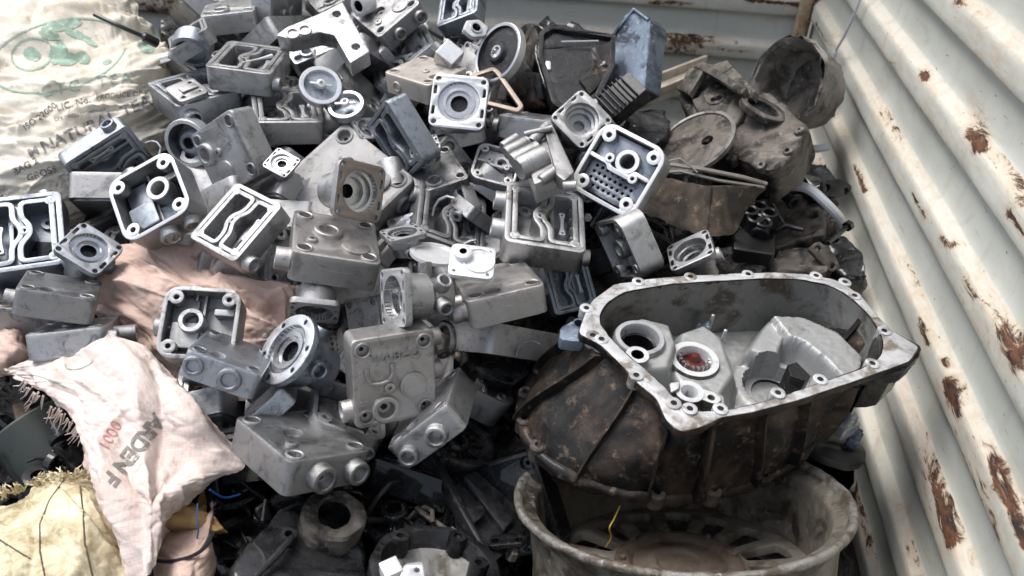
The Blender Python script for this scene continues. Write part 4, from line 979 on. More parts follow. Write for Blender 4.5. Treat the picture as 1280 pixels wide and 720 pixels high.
b = B(); b.lathe([(1.0, -3), (1.0, -.2), (.8, 0), (.5, 0), (.4, -.5), (0, -.5)], SIDE['-y'](0, 0)@Matrix.Translation((0, 0, -4)), 16); mk('plug_body', b, [MW], root)

# ------------------------------------------------------------------ the big gearbox housing
DH = 1.0
cu, cv = 930, 430
nz = Vector((.05, -.05, 1)).normalized()
def wframe(u, v, d, nrm):
    z = Vector(nrm).normalized(); x = Vector((1, 0, 0)); x = (x-z*x.dot(z)).normalized(); y = z.cross(x)
    m = Matrix.Identity(4); p = P(u, v, d)
    for i in range(3): m[i][0] = x[i]*.01; m[i][1] = y[i]*.01; m[i][2] = z[i]*.01; m[i][3] = p[i]
    return m
mh = wframe(cu, cv, DH, nz)
H = thing('gearbox_housing', 'big open gearbox housing with white flange and rusty brown outside, in the wheel rim', 'gearbox part', mh)
OUT = [(722, 417), (730, 392), (741, 374), (768, 355), (800, 350), (862, 344), (905, 342), (960, 340), (1008, 342), (1048, 350), (1075, 368), (1098, 395), (1118, 415), (1150, 433), (1138, 452), (1105, 464), (1060, 480), (1000, 500), (940, 516), (902, 522), (878, 534), (850, 541), (832, 526), (820, 498), (795, 478), (775, 455), (748, 430)]
INN = [(751, 400), (760, 381), (782, 367), (840, 357), (905, 353), (960, 350), (1002, 351), (1042, 360), (1068, 378), (1089, 401), (1101, 424), (1098, 444), (1082, 455), (1040, 470), (985, 489), (930, 505), (895, 511), (868, 511), (849, 499), (832, 480), (807, 458), (785, 440), (764, 419)]
def hp(l, z=0): return [onplane(mh, u, v, z) for u, v in l]
outl, innl = rpoly(hp(OUT), .8, 4), off(rpoly(hp(INN), 1.4, 4), -.33)
bolts = [(733, 385), (741, 419), (752, 424), (798, 352), (863, 346), (935, 343), (1020, 345), (1056, 353), (1068, 370), (1105, 414), (1090, 455), (1025, 475), (972, 492), (795, 470), (842, 505), (862, 512), (900, 512)]
b = B()
b.ex([outl, innl], -1.1, 0, .12, 0, 1)
mk('flange_rim', rough_mesh(b, 'flange_rim', .13, .9, 35), [MBR, MHW], H)
for i, q in enumerate(bolts):
    b = B(); p = hp([q])[0]; b.ex([circ(*p, .92, 20), circ(*p, .36, 12)], -1.6, .07+.012*i, .05, 0, 0); b.ex([circ(*p, .40, 12)], -.5, .066+.012*i, 0, 1, 1); mk('bolt_lug', b, [MHW, MO], H)  # black disc fills each lug hole as its painted shade
# inner cavity wall
DEP = 11.0
def resample(l, n):
    l = ccw(l); pts = [Vector(p) for p in l]; seg = [(pts[(i+1) % len(pts)]-pts[i]).length for i in range(len(pts))]; tot = sum(seg); out = []; i = 0; acc = 0
    for k in range(n):
        s_ = tot*k/n
        while acc+seg[i] < s_: acc += seg[i]; i += 1
        out.append(pts[i].lerp(pts[(i+1) % len(pts)], (s_-acc)/seg[i]))
    return out
ni = 96; ri = resample(innl, ni); cen = sum(ri, Vector((0, 0)))/ni
vs = []; rows = 14
for j in range(rows+1):
    t = j/rows; z = -.13-(DEP+.4)*t
    for p in ri:
        sh = .996-.10*t**1.5; q = cen+(p-cen)*sh; vs.append((q.x, q.y, z))
fs = [[j*ni+i, j*ni+(i+1) % ni, (j+1)*ni+(i+1) % ni, (j+1)*ni+i] for j in range(rows) for i in range(ni)]
b = B(); b.add([vs[rows*ni+i] for i in range(ni)], [list(range(ni))], 0); mk('inner_floor', b, [metal('housing_floor_dusty', (.40, .40, .39), (.24, .22, .20), .6, .5, (.36, .55), bmp=.4)], H)
b = B(); b.add(vs, fs, 0); mk('inner_wall', rough_mesh(b, 'inner_wall', .12, .4, 40), [MHI], H)
# internal bosses and webs
MHF = metal('housing_floor_alloy', (.44, .45, .45), (.30, .29, .27), .5, .5, (.36, .55), bmp=.4, stain2=(.36, .35, .33))
def boss(name, u, v, z, prof, fm, mats, tilt=0):
    b = B(); p = onplane(mh, u, v, z); b.lathe(prof, Matrix.Translation((*p, z)), 36, mats=fm); return mk(name, b, mats, H)
ZF = -9.0
boss('bearing_seat', 800, 421, -2.6, [(3.8, -5), (3.5, -.3), (3.3, 0), (2.7, 0), (2.55, -.4), (2.5, -1.6), (2.2, -1.7), (2.15, -4), (0, -4)], [0, 0, 1, 1, 1, 2, 2, 2], [MHF, MWG, MO])
boss('small_bore', 797, 443, -1.6, [(1.75, -5), (1.6, -.2), (1.5, 0), (.85, 0), (.8, -2.5), (0, -2.5)], [0, 0, 1, 2, 2], [MHF, MW, MO])
bs = boss('bearing_race', 868, 449, -5.0, [(3.6, -5), (3.5, -.2), (3.35, .1), (2.5, .1), (2.4, -.2), (2.35, -2.2)], [0, 0, 1, 1, 1], [MHI, MW])
b = B(); p = onplane(mh, 868, 449, -6.0)
for k in range(18):
    a = 2*math.pi*k/18; b.lathe([(.001, -.6), (.26, -.6), (.26, .5), (.001, .5)], Matrix.Translation((p[0]+2.05*math.cos(a), p[1]+2.05*math.sin(a), -6.0)), 10)
mk('roller', b, [MS], bs)
b = B(); p = onplane(mh, 868, 449, -6.6); b.lathe([(2.3, -.4), (1.7, .0), (1.0, .1), (.5, .8), (0, .9)], Matrix.Translation((*p, -6.6)), 24, jit=.2); mk('red_grease', b, [MRED], bs)
bs = boss('oil_port', 862, 489, -1.6, [(2.0, -6), (1.9, -.2), (1.8, 0), (1.1, 0), (1.0, -.2), (1.0, -3), (0, -3)], [0, 0, 1, 1, 1, 2], [MHI, MW, MO])
b = B(); q = hp([(872, 484), (895, 490), (904, 500), (894, 506), (872, 498)], -1.7); b.ex([rpoly(q, .6), circ(*onplane(mh, 889, 497, -1.7), .4, 12)], -4, -1.68, .1, 0, 1); mk('port_tab', b, [MHI, MW], H)
b = B(); q = hp([(836, 478), (850, 476), (850, 486), (838, 492)], -1.2); b.ex([rpoly(q, .4)], -4, -1.2, .15, 0, 1); mk('port_tab', b, [MHI, MW], H)
boss('bearing_seat', 968, 482, -9.0, [(5.2, -3), (5.0, -.3), (4.8, 0), (4.5, 0), (4.3, -.6), (4.2, -1.2), (3.7, -1.3), (3.6, -1.6), (2.8, -1.7), (2.7, -3), (0, -3)], [0, 0, 0, 1, 0, 0, 1, 1, 2, 2], [MHI, MWG, MO])
def sdp(p, poly):
    """signed distance to a polygon, negative inside"""
    d = 1e9; ins = False; n_ = len(poly)
    for i_ in range(n_):
        ax, ay = poly[i_]; bx, by = poly[(i_+1) % n_]; ex_, ey = bx-ax, by-ay; t_ = max(0, min(1, ((p[0]-ax)*ex_+(p[1]-ay)*ey)/(ex_*ex_+ey*ey+1e-12)))
        d = min(d, (p[0]-ax-t_*ex_)**2+(p[1]-ay-t_*ey)**2)
        if (ay > p[1]) != (by > p[1]) and p[0] < (bx-ax)*(p[1]-ay)/(by-ay)+ax: ins = not ins
    return -math.sqrt(d) if ins else math.sqrt(d)
def zpoly(px, z): return [onplane(mh, u, v, z) for u, v in px]
FEAT = [(zpoly([(764, 404), (800, 392), (842, 402), (852, 430), (842, 464), (800, 470), (768, 440)], -3.3), -3.3, 2.2), (zpoly([(846, 412), (880, 400), (908, 420), (925, 470), (905, 500), (855, 494), (834, 465)], -5.4), -5.4, 2.4),
        (zpoly([(962, 392), (1004, 394), (1050, 414), (1082, 446), (1078, 468), (1052, 472), (1034, 452), (1004, 428), (984, 420)], -4.4), -4.4, 1.0), (zpoly([(930, 438), (956, 400), (966, 396), (984, 424), (974, 452)], -5.6), -5.6, 1.6),
        (circ(*onplane(mh, 968, 482, -8), 6.0, 24), -8.2, 1.6), (zpoly([(830, 480), (850, 470), (880, 478), (912, 492), (912, 510), (850, 504)], -2.2), -2.3, 1.4)]
BORES = [(onplane(mh, 800, 421, -2.6), 2.5), (onplane(mh, 797, 443, -1.6), .9), (onplane(mh, 868, 449, -5.0), 2.6), (onplane(mh, 968, 482, -8), 4.2), (onplane(mh, 862, 489, -1.6), 1.0)]
xs_ = [p[0] for p in innl]; ys_ = [p[1] for p in innl]; st_ = .24; gx = int((max(xs_)-min(xs_))/st_)+1; gy = int((max(ys_)-min(ys_))/st_)+1; vs = []; okv = []
for j in range(gy):
    for i in range(gx):
        p = (min(xs_)+i*st_, min(ys_)+j*st_); z = -9.5
        for poly, zf, wd in FEAT:
            if abs(p[0]-poly[0][0]) > 22: continue
            d = sdp(p, poly); s_ = max(0, min(1, .5-d/wd)); s_ = s_*s_*(3-2*s_); z = max(z, -9.5+(zf+9.5)*s_)
        z += .25*math.exp(-abs(p[0]*.8+p[1]*.5-2)/.25) if z < -9 else 0
        for c_, r_ in BORES:
            if math.hypot(p[0]-c_[0], p[1]-c_[1]) < r_: z = min(z, -11.2)
        z += .06*noise.noise(Vector((p[0]*1.2, p[1]*1.2, 3))); vs.append((p[0], p[1], z)); okv.append(sdp(p, innl[::2]) < -.25)
fs = [[j*gx+i, j*gx+i+1, (j+1)*gx+i+1, (j+1)*gx+i] for j in range(gy-1) for i in range(gx-1) if okv[j*gx+i] and okv[j*gx+i+1] and okv[(j+1)*gx+i] and okv[(j+1)*gx+i+1]]
b = B(); b.add(vs, fs, 0); mk('cast_floor', b, [MHF], H, 50)
for (u0, v0, u1, v1) in ((882, 382, 882, 424), (898, 400, 896, 446), (820, 364, 816, 400)):
    p0 = onplane(mh, u0, v0, -2.5); p1 = onplane(mh, u1, v1, -9.5); p0 = Vector((*onplane(mh, u1, v1, -9.5), -9.5)); hh = (v1-v0)*.115
    b = B(); b.lathe([(.30, 0), (.26, hh), (0, hh+.1)], Matrix.Translation(p0), 12); mk('guide_pin', b, [MWG], H)
b = B(); px_ex(b, mh, [(870, 405), (888, 398), (890, 428), (872, 430)], -10, -5.5, (), .2, .4, zp=-5.5); mk('steel_wedge', b, [MBL], H)
b = B(); px_ex(b, mh, [(984, 456), (996, 452), (1014, 470), (1006, 476), (988, 470)], -9, -4.8, (), .1, .2, zp=-4.8); mk('black_clip', b, [MO], H)
# outside: loft between rim outline and round bell flange
zl = -13.5; mlow = mh
ell = [(838+197*math.cos(2*math.pi*k/72), 518-112*math.sin(2*math.pi*k/72)) for k in range(72)]
lowp = [Vector(onplane(mh, u, v, zl)) for u, v in ell]
cl = sum(lowp, Vector((0, 0)))/72
RL = sum((p-cl).length for p in lowp)/72
no = 180; ro = resample(off(outl, .9), no)
def lowr(a):
    best = None
    for k in range(72):
        p, q = lowp[k]-cl, lowp[(k+1) % 72]-cl; d_ = Vector((math.cos(a), math.sin(a))); n_ = Vector((-d_.y, d_.x))
        s0, s1 = p.dot(n_), q.dot(n_)
        if s0*s1 <= 0 and (p+q).dot(d_) > 0: f = s0/(s0-s1+1e-9); return p.lerp(q, f).length
    return RL
lows = []
for p in ro:
    a = math.atan2(p.y-cl.y, p.x-cl.x); lows.append(cl+Vector((math.cos(a), math.sin(a)))*lowr(a)*.95)
prof_t = [(0, 0), (.05, .02), (.15, .10), (.3, .34), (.5, .62), (.7, .84), (.85, .95), (.93, .99), (1, 1)]
prof_t = [(z, (3*z*z-2*z**3)*.75+.25*z) for z in [i/22 for i in range(23)]]
RIB = {int(no*f) for f in ()}
vs = []
for (t, s_) in prof_t:
    for i, (p, q) in enumerate(zip(ro, lows)):
        c_ = p.lerp(q, s_); ang = math.atan2(c_.y-cl.y, c_.x-cl.x); dirv = (c_-cl).normalized()
        pocket = .45*math.sin(ang*9+1)*math.sin(math.pi*min(1, t*1.05))
        c_ = c_+dirv*pocket; vs.append((c_.x, c_.y, -1.0+(zl+1.0)*t))
nr = len(prof_t)
fs = [[j*no+i, j*no+(i+1) % no, (j+1)*no+(i+1) % no, (j+1)*no+i] for j in range(nr-1) for i in range(no)]
b = B(); b.add(vs, fs, 0); mk('outer_shell', rough_mesh(b, 'outer_shell', .35, .28, 60), [MBR], H)
# ribs on the outside
b = B()
for k in range(17):
    i = int(no*k/17+3) % no; jj = [(prof_t[j][0], Vector(vs[j*no+i])) for j in range(1, nr, 2)]
    pin = []; pout = []
    for t, p in jj:
        dv = Vector((p.x-cl.x, p.y-cl.y, 0)).normalized(); pin.append(p-dv*.6); pout.append(p+dv*(.9+.5*math.sin(math.pi*t))*(1 if k % 3 else 1.5))
    th = Vector((-dv.y, dv.x, 0))*(.22 if k % 3 else .36)
    n_ = len(pin); vv = [p-th for p in pin]+[p-th*.6 for p in pout]+[p+th for p in pin]+[p+th*.6 for p in pout]
    ff = []
    for q in range(n_-1): ff += [[q, q+1, n_+q+1, n_+q], [2*n_+q, 2*n_+q+1, 3*n_+q+1, 3*n_+q], [n_+q, n_+q+1, 3*n_+q+1, 3*n_+q], [q, q+1, 2*n_+q+1, 2*n_+q]]
    ff += [[0, n_, 3*n_, 2*n_], [n_-1, 2*n_-1, 4*n_-1, 3*n_-1]]
    b.add(vv, ff, 0)
mk('stiffening_rib', b, [MBR], H)
b = B(); T4 = Matrix.Translation((cl.x, cl.y, zl)); vv = []; pf = [(.80, -2), (.84, 0), (.94, .8), (.975, .5), (.985, -.1), (.975, -.9), (.9, -1.2), (.82, -2)]
for (r_, z_) in pf:
    for k in range(144): a = 2*math.pi*k/144; rr_ = r_*lowr(a); vv.append((cl.x+rr_*math.cos(a), cl.y+rr_*math.sin(a), zl+z_))
b.add(vv, [[j*144+k, j*144+(k+1) % 144, (j+1)*144+(k+1) % 144, (j+1)*144+k] for j in range(len(pf)-1) for k in range(144)], 0)
mk('bell_flange', rough_mesh(b, 'bell_flange', .3, .3, 60), [MBR], H)
for a in (172, 186, 199, 212, 262, 290, 320):
    b = B(); rr_ = lowr(R(a))*.94
    b.lathe([(1.15, -1.3), (1.1, 1.0), (.9, 1.2), (.45, 1.2), (.4, .6), (0, .6)], T4@Matrix.Translation((rr_*math.cos(R(a)), rr_*math.sin(R(a)), 0)), 16); mk('flange_bolt', b, [MBG], H)
b = B(); q = [onplane(mh, u, v, -.8) for u, v in ((1096, 415), (1118, 413), (1152, 432), (1150, 444), (1128, 466), (1098, 470), (1078, 470))]
b.ex([rpoly(q, .6)], -2.6, -.9, .2); q2 = off(ccw(rpoly(q, .6)), .9); b.ex([q2], -8, -2.6, 0); mk('side_ear', rough_mesh(b, 'side_ear', .15, .5, 40, 1), [MOD], H)
b = B(); q = [onplane(mh, u, v, -.9) for u, v in ((826, 520), (850, 543), (880, 536), (872, 528), (846, 512))]; b.ex([rpoly(q, .4)], -3.0, -.95, .2); mk('mounting_lug', b, [MOD], H)
b = B(); q = [onplane(mh, u, v, -1.0) for u, v in ((700, 408), (722, 396), (733, 400), (732, 425), (716, 425), (700, 422))]; b.ex([rpoly(q, .5), circ(*onplane(mh, 725, 402, -1), .7, 12)], -3, -1.2, .2); mk('mounting_lug', b, [MBL], H)

# ------------------------------------------------------------------ wheel rim
mr = disc(848, 617, 0, 90, .40, 0, s=.965, d=.97)
WR = thing('wheel_rim', 'dirty cast alloy wheel rim lying face down in the heap under the big housing', 'wheel rim', mr)
b = B()
b.lathe([(21.2, -.5), (21.55, -.1), (21.5, .4), (21.1, .6), (20.7, .45), (20.4, -.1)], n=96, jit=.004); mk('rim_lip', rough_mesh(b, 'rim_lip', .12, .8, 60), [MLIP], WR)
b = B(); k = [(20.42, -.05), (20.1, -.5), (18.9, -.9), (18.6, -1.5), (18.4, -3.0), (18.1, -6), (17.8, -10), (17.6, -13), (16.9, -14.2)]
b.lathe(k, n=96, jit=.004)
mk('inner_barrel', rough_mesh(b, 'inner_barrel', .06, .6, 60), [MRM], WR)
b = B(); b.lathe([(21.3, -.4), (20.6, -1.0), (20.3, -1.8), (19.8, -2.4), (19.5, -5), (19.3, -9), (19.6, -13), (20.6, -15), (20.8, -17), (19.5, -17.5)], n=96, jit=.004); mk('outer_barrel', b, [MRM], WR)
b = B()
hs_ = []
for k in range(16):
    a0, a1 = R(k*22.5+4.5), R(k*22.5+17.5); hs_.append([(9.4*math.cos(a0), 9.4*math.sin(a0)), (15.6*math.cos(a0-.01), 15.6*math.sin(a0-.01)), (15.9*math.cos((a0+a1)/2), 15.9*math.sin((a0+a1)/2)), (15.6*math.cos(a1+.01), 15.6*math.sin(a1+.01)), (9.4*math.cos(a1), 9.4*math.sin(a1))])
b.ex([circ(0, 0, 17.75, 72)]+[rpoly(h, .6, 3) for h in hs_], -11.2, -10.0, .25); mk('spokes', b, [metal('spoke_alloy', (.31, .285, .24), (.13, .105, .08), .8, .35, (.4, .6), bmp=.6)], WR)
b = B(); b.lathe([(17.4, -15), (0, -15)], n=48); mk('added_shade_disc', b, [MO], WR)  # black disc added so the spoke windows look shadowed
b = B(); b.lathe([(8.6, -10.8), (8.4, -9.4), (7.9, -9.0), (6.9, -8.9), (6.3, -9.3), (6.0, -9.7), (4.6, -9.6), (3.6, -9.2), (3.0, -9.3), (2.6, -9.7), (0, -9.7)], n=48)
for a in range(0, 360, 45): b.lathe([(.5, -10), (.45, -8.5), (.3, -8.4), (0, -8.4)], Matrix.Translation((7.4*math.cos(R(a)), 7.4*math.sin(R(a)), 0)), 6)
mk('hub', rough_mesh(b, 'hub', .15, .6, 40), [MHUB], WR)
hose('yellow_string', 'yellow string tied to a spoke inside the wheel rim', 'string', [P(775, 632, .99), P(768, 648, .985), P(762, 660, .98), P(764, 672, .99), P(757, 684, 1.0)], .0011, MYEL, 6)

# ------------------------------------------------------------------ other bits round the housing
m = disc(1042, 556, .12, 60, .55, -15); root = thing('black_bracket', 'black rubbery tongue shaped bracket between the wheel rim and the side wall', 'bracket', m)
b = B(); px_ex(b, m, [(1000, 535), (1030, 530), (1062, 545), (1084, 562), (1082, 578), (1062, 582), (1030, 572), (1004, 556)], -1.2, 0, [circ(*onplane(m, 1056, 560), .35, 10)], .25, 1.0); mk('tongue', b, [MBP], root)
m = disc(1062, 528, .10, 60, .6, 40); root = thing('bulb_socket', 'small clear and orange connector beside the side wall under the housing ear', 'connector', m)
b = B(); b.box(-2, 1.5, -1, 1, -2, 0, .15, .3); b.lathe([(.9, 0), (.85, 1.6), (.5, 1.9), (0, 1.9)], Matrix.Translation((-.3, 0, 0)), 16); mk('socket', b, [MWG], root)
m = disc(1070, 545, .12, 60, .6, 60); root = thing('bulb_socket', 'bluish translucent connector end just above the black tongue bracket', 'connector', m)
b = B(); b.box(-1.5, 1.5, -.8, .8, -2, 0, .15, .3); b.box(-.5, .5, -.5, .5, 0, 1.2, .1, .2); mk('socket', b, [MBL], root)
# dark ribbed housing under C3
m = disc(622, 432, .10, 60, .7); root = thing('ribbed_housing', 'dark brown ribbed housing under the plain grey closed head', 'casting', m)
b = B(); px_ex(b, m, [(556, 400), (690, 385), (694, 440), (650, 472), (605, 470), (570, 445)], -8, 0, (), .6, 1.0)
for u in (575, 600, 628, 655, 676): px_ex(b, m, [(u, 405), (u+6, 404), (u+8, 458), (u+1, 460)], 0, 1.2, (), .2, .2)
mk('housing_body', rough_mesh(b, 'housing_body', .3, .5, 40, 1), [MBR], root)
b = B(); q = onplane(m, 634, 478); px_ex(b, m, [(592, 462), (650, 452), (660, 470), (640, 486), (628, 484), (600, 472)], .2, .9, [circ(*q, .5, 12)], .1, .4); mk('bolt_lug', b, [MOD], root)
m = disc(705, 430, .08, 150, .5); root = thing('steel_plate', 'dark steel plate standing on edge left of the big housing', 'plate', m)
b = B(); px_ex(b, m, [(655, 470), (712, 395), (735, 400), (700, 450), (665, 500)], -.8, 0, (), .1); mk('plate_body', b, [MOD], root)
# bracket at the bottom
m = disc(600, 630, .08, 60, .7); root = thing('steel_bracket', 'dark greasy pressed steel bracket slanting down to the wheel rim', 'bracket', m)
b = B(); px_ex(b, m, [(528, 572), (560, 565), (600, 548), (622, 560), (654, 600), (660, 660), (616, 706), (600, 690), (570, 640)], -.8, 0, [circ(*onplane(m, 570, 582), 1.2, 16, .8), circ(*onplane(m, 600, 676), .4, 10)], .15, .5)
px_ex(b, m, [(528, 572), (540, 570), (606, 700), (596, 694)], 0, 1.6, (), .2, .3); px_ex(b, m, [(576, 600), (592, 590), (640, 655), (628, 670)], 0, .8, (), .3, .5); mk('bracket_body', rough_mesh(b, 'bracket_body', .15, .6, 40, 1), [MOD], root)
b = B(); px_ex(b, m, [(578, 640), (596, 632), (602, 650), (586, 664)], 0, 1.2, (), .15); mk('mounting_tab', b, [MOD], root)
m = disc(655, 545, .14, 120, .6); root = thing('steel_bracket', 'black plate in the dark gap between the housing and the lettered head', 'plate', m)
b = B(); px_ex(b, m, [(612, 575), (645, 545), (665, 540), (660, 590), (630, 600)], -.8, 0, (), .1); mk('plate_body', b, [MOD], root)
# oily flange ring
m = disc(418, 641, -.02, 75, .75); root = thing('oily_gear_case', 'black oily casting with a brown round flange at the bottom of the heap', 'casting', m)
b = B(); b.lathe([(3.9, -3), (3.9, -.4), (3.6, 0), (2.4, 0), (2.0, -.3), (1.9, -3), (0, -3)], n=36, jit=.06, mats=[0, 0, 0, 0, 1, 1]); mk('round_flange', rough_mesh(b, 'round_flange', .18, .8, 40), [MBG, MO], root)
b = B(); px_ex(b, m, [(330, 640), (360, 612), (400, 620), (455, 660), (470, 700), (430, 735), (300, 735), (290, 690)], -8, -2.5, (), .6, 1.0); mk('case_body', rough_mesh(b, 'case_body', .5, .35, 70, 2), [MO], root)
b = B(); b.tube([(*onplane(m, 318, 722, -1.5), -1.5), (*onplane(m, 345, 695, -1.2), -1.2), (*onplane(m, 365, 672, -1.6), -1.6)], [.35, .45, .4], 8)
b.lathe([(1.0, -1), (.95, 0), (.5, 0), (.45, -1)], Matrix.Translation((*onplane(m, 361, 667, -1.4), -1.4)), 16); mk('lever', b, [MOD], root)
b = B(); b.tube([(*onplane(m, 332, 625, -1), -1), (*onplane(m, 328, 652, -1.2), -1.2)], .22, 8); b.tube([(*onplane(m, 355, 638, -1), -1), (*onplane(m, 372, 629, -.7), -.7), (*onplane(m, 386, 632, -1), -1)], .2, 8); mk('bolt', b, [MOD], root)
m = disc(545, 705, -.02, 80, .6); root = thing('round_housing', 'round dark housing with a shiny curved floor at the bottom edge', 'casting', m)
b = B(); b.lathe([(7.6, -3), (7.6, -.2), (7.3, 0), (6.4, 0), (6.2, -.4), (5.6, -2), (3, -3.2), (0, -3.6)], n=48, jit=.02, mats=[0, 0, 0, 0, 0, 1, 1]); mk('housing_body', rough_mesh(b, 'housing_body', .2, .5, 40), [MOD, MHI], root)
for u, v in ((500, 672), (572, 672), (598, 705)):
    b = B(); b.lathe([(1.2, -2), (1.1, .3), (.5, .3), (.5, -.6), (0, -.6)], Matrix.Translation((*onplane(m, u, v), 0)), 16); mk('bolt_lug', b, [MOD], root)
root = thing('white_block', 'small bright white block at the bottom edge beside the round dark housing', 'block', fit(face((473, 703), (494, 695), (505, 712), (482, 722), 3, 3, 3, D=(484, 735)), -.10, 'wb'))
b = B(); b.ex([rrect(3, 3, .2)], -3, 0, .12); mk('block_body', b, [MW], root)
root = thing('drilled_tab', 'small white tab with one dark hole at the bottom edge', 'tab', disc(520, 714, -.10, 90, .8))
b = B(); b.ex([rpoly([(-1.8, -1.5), (-1.3, .9), (.6, 1.3), (1.2, -1.5)], .5), circ(.1, .2, .32, 12)], -.8, 0, .1); mk('tab_body', b, [MWG], root)
# oily castings at bottom left of the dark gap, and behind the torn sack
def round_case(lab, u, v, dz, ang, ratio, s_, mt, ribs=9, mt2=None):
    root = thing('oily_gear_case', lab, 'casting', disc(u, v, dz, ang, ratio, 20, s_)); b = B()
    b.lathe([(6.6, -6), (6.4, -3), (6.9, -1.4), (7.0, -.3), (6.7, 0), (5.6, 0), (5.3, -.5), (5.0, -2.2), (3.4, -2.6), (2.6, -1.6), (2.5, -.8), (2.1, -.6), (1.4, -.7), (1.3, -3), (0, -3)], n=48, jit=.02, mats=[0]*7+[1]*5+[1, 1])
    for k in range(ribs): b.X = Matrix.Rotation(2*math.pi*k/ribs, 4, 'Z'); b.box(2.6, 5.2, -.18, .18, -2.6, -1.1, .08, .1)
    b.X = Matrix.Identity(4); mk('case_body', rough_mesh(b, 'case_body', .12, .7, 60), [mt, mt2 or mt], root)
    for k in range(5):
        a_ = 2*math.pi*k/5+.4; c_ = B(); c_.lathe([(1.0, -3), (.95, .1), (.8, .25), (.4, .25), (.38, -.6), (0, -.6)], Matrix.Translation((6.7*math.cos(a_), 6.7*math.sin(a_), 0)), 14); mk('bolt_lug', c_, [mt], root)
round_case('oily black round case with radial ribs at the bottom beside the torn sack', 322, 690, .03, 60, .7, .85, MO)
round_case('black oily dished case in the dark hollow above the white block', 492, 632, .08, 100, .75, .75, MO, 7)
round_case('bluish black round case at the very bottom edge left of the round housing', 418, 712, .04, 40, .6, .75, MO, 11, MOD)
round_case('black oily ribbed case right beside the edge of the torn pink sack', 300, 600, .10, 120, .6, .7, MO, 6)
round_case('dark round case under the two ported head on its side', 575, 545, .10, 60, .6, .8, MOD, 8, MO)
m = disc(45, 545, .10, 40, .5); root = thing('dark_drum', 'dark greenish drum in the hollow under the torn pink sack', 'drum', m)
b = B(); b.lathe([(5.5, -9), (5.5, 0), (5.3, .3), (3, .4), (2.8, 0), (0, 0)], SIDE['-x'](0, 0)@Matrix.Translation((0, 0, -4)), 40); mk('drum_body', b, [metal('dark_green_grime', (.05, .06, .055), (.015, .016, .016), .5, .4)], root)
m = disc(25, 520, .06, 90, .8); root = thing('orange_scrap', 'rusty orange fragment at the left edge under the torn pink sack', 'scrap piece', m)
b = B(); px_ex(b, m, [(15, 505), (36, 500), (40, 520), (22, 530)], -1, 0, (), .2); mk('fragment', b, [MHUB], root)
m = disc(85, 560, .08, 60, .7); root = thing('oily_casting', 'black knobbly casting in the hollow between torn sack and jute sack', 'casting', m)
b = B(); px_ex(b, m, [(62, 530), (80, 505), (102, 540), (105, 575), (85, 590), (66, 570)], -4, 0, (), .6, 1.0); b.lathe([(1.6, -1), (1.5, 1), (.8, 1.4), (0, 1.4)], Matrix.Translation((*onplane(m, 84, 572), 0)), 18); mk('lump', rough_mesh(b, 'lump', .4, .6, 50, 2), [MO], root)
m = disc(0, 95, .04, 0, .6); root = thing('grey_casting', 'dark grey casting corner at the left edge beside the cream sack', 'casting', m)
b = B(); px_ex(b, m, [(-40, 60), (2, 62), (12, 100), (0, 125), (-40, 130)], -4, 0, (), .5); mk('lump', b, [MCB], root)
m = disc(215, 25, .14, 90, .7); root = thing('oily_casting', 'black knobbly casting at the top left against the end wall', 'casting', m)
b = B(); px_ex(b, m, [(200, 25), (218, 14), (236, 10), (255, 22), (240, 40), (212, 50), (200, 42)], -6, 0, (), .4, .6); mk('lump', rough_mesh(b, 'lump', .6, .5, 50, 2), [MO], root)
for i, (u, v, pl, lab) in enumerate((
    (990, 325, [(955, 325), (980, 310), (1030, 305), (1045, 325), (1030, 342), (960, 345)], 'dusty tangled casting right behind the housing rim'),
    (1055, 320, [(1030, 300), (1055, 292), (1078, 315), (1085, 345), (1060, 350), (1040, 335)], 'black oily lump squeezed between the housing rim and the side wall'),
    (1030, 215, [(1000, 215), (1035, 200), (1052, 235), (1040, 250), (1010, 235)], 'black lump beside the pale hose at the foot of the side wall'),
    (800, 160, [(780, 140), (830, 135), (840, 165), (815, 185), (785, 165)], 'dark knobbly casting behind the hole grid head'),
    (925, 320, [(895, 310), (940, 300), (965, 322), (950, 345), (900, 342)], 'black lump right of the small bright cylinder'))):
    m = disc(u, v, .22 if u > 900 else .12, 80, .7); root = thing('oily_casting', lab, 'casting', m); b = B(); px_ex(b, m, pl, -6, 0, (), .6, 1.0); mk('lump', rough_mesh(b, 'lump', .9, .4, 50, 2), [(MBG, MO, MO, MOD, MO)[i]], root)
m = disc(1045, 300, .30, 80, .7); 

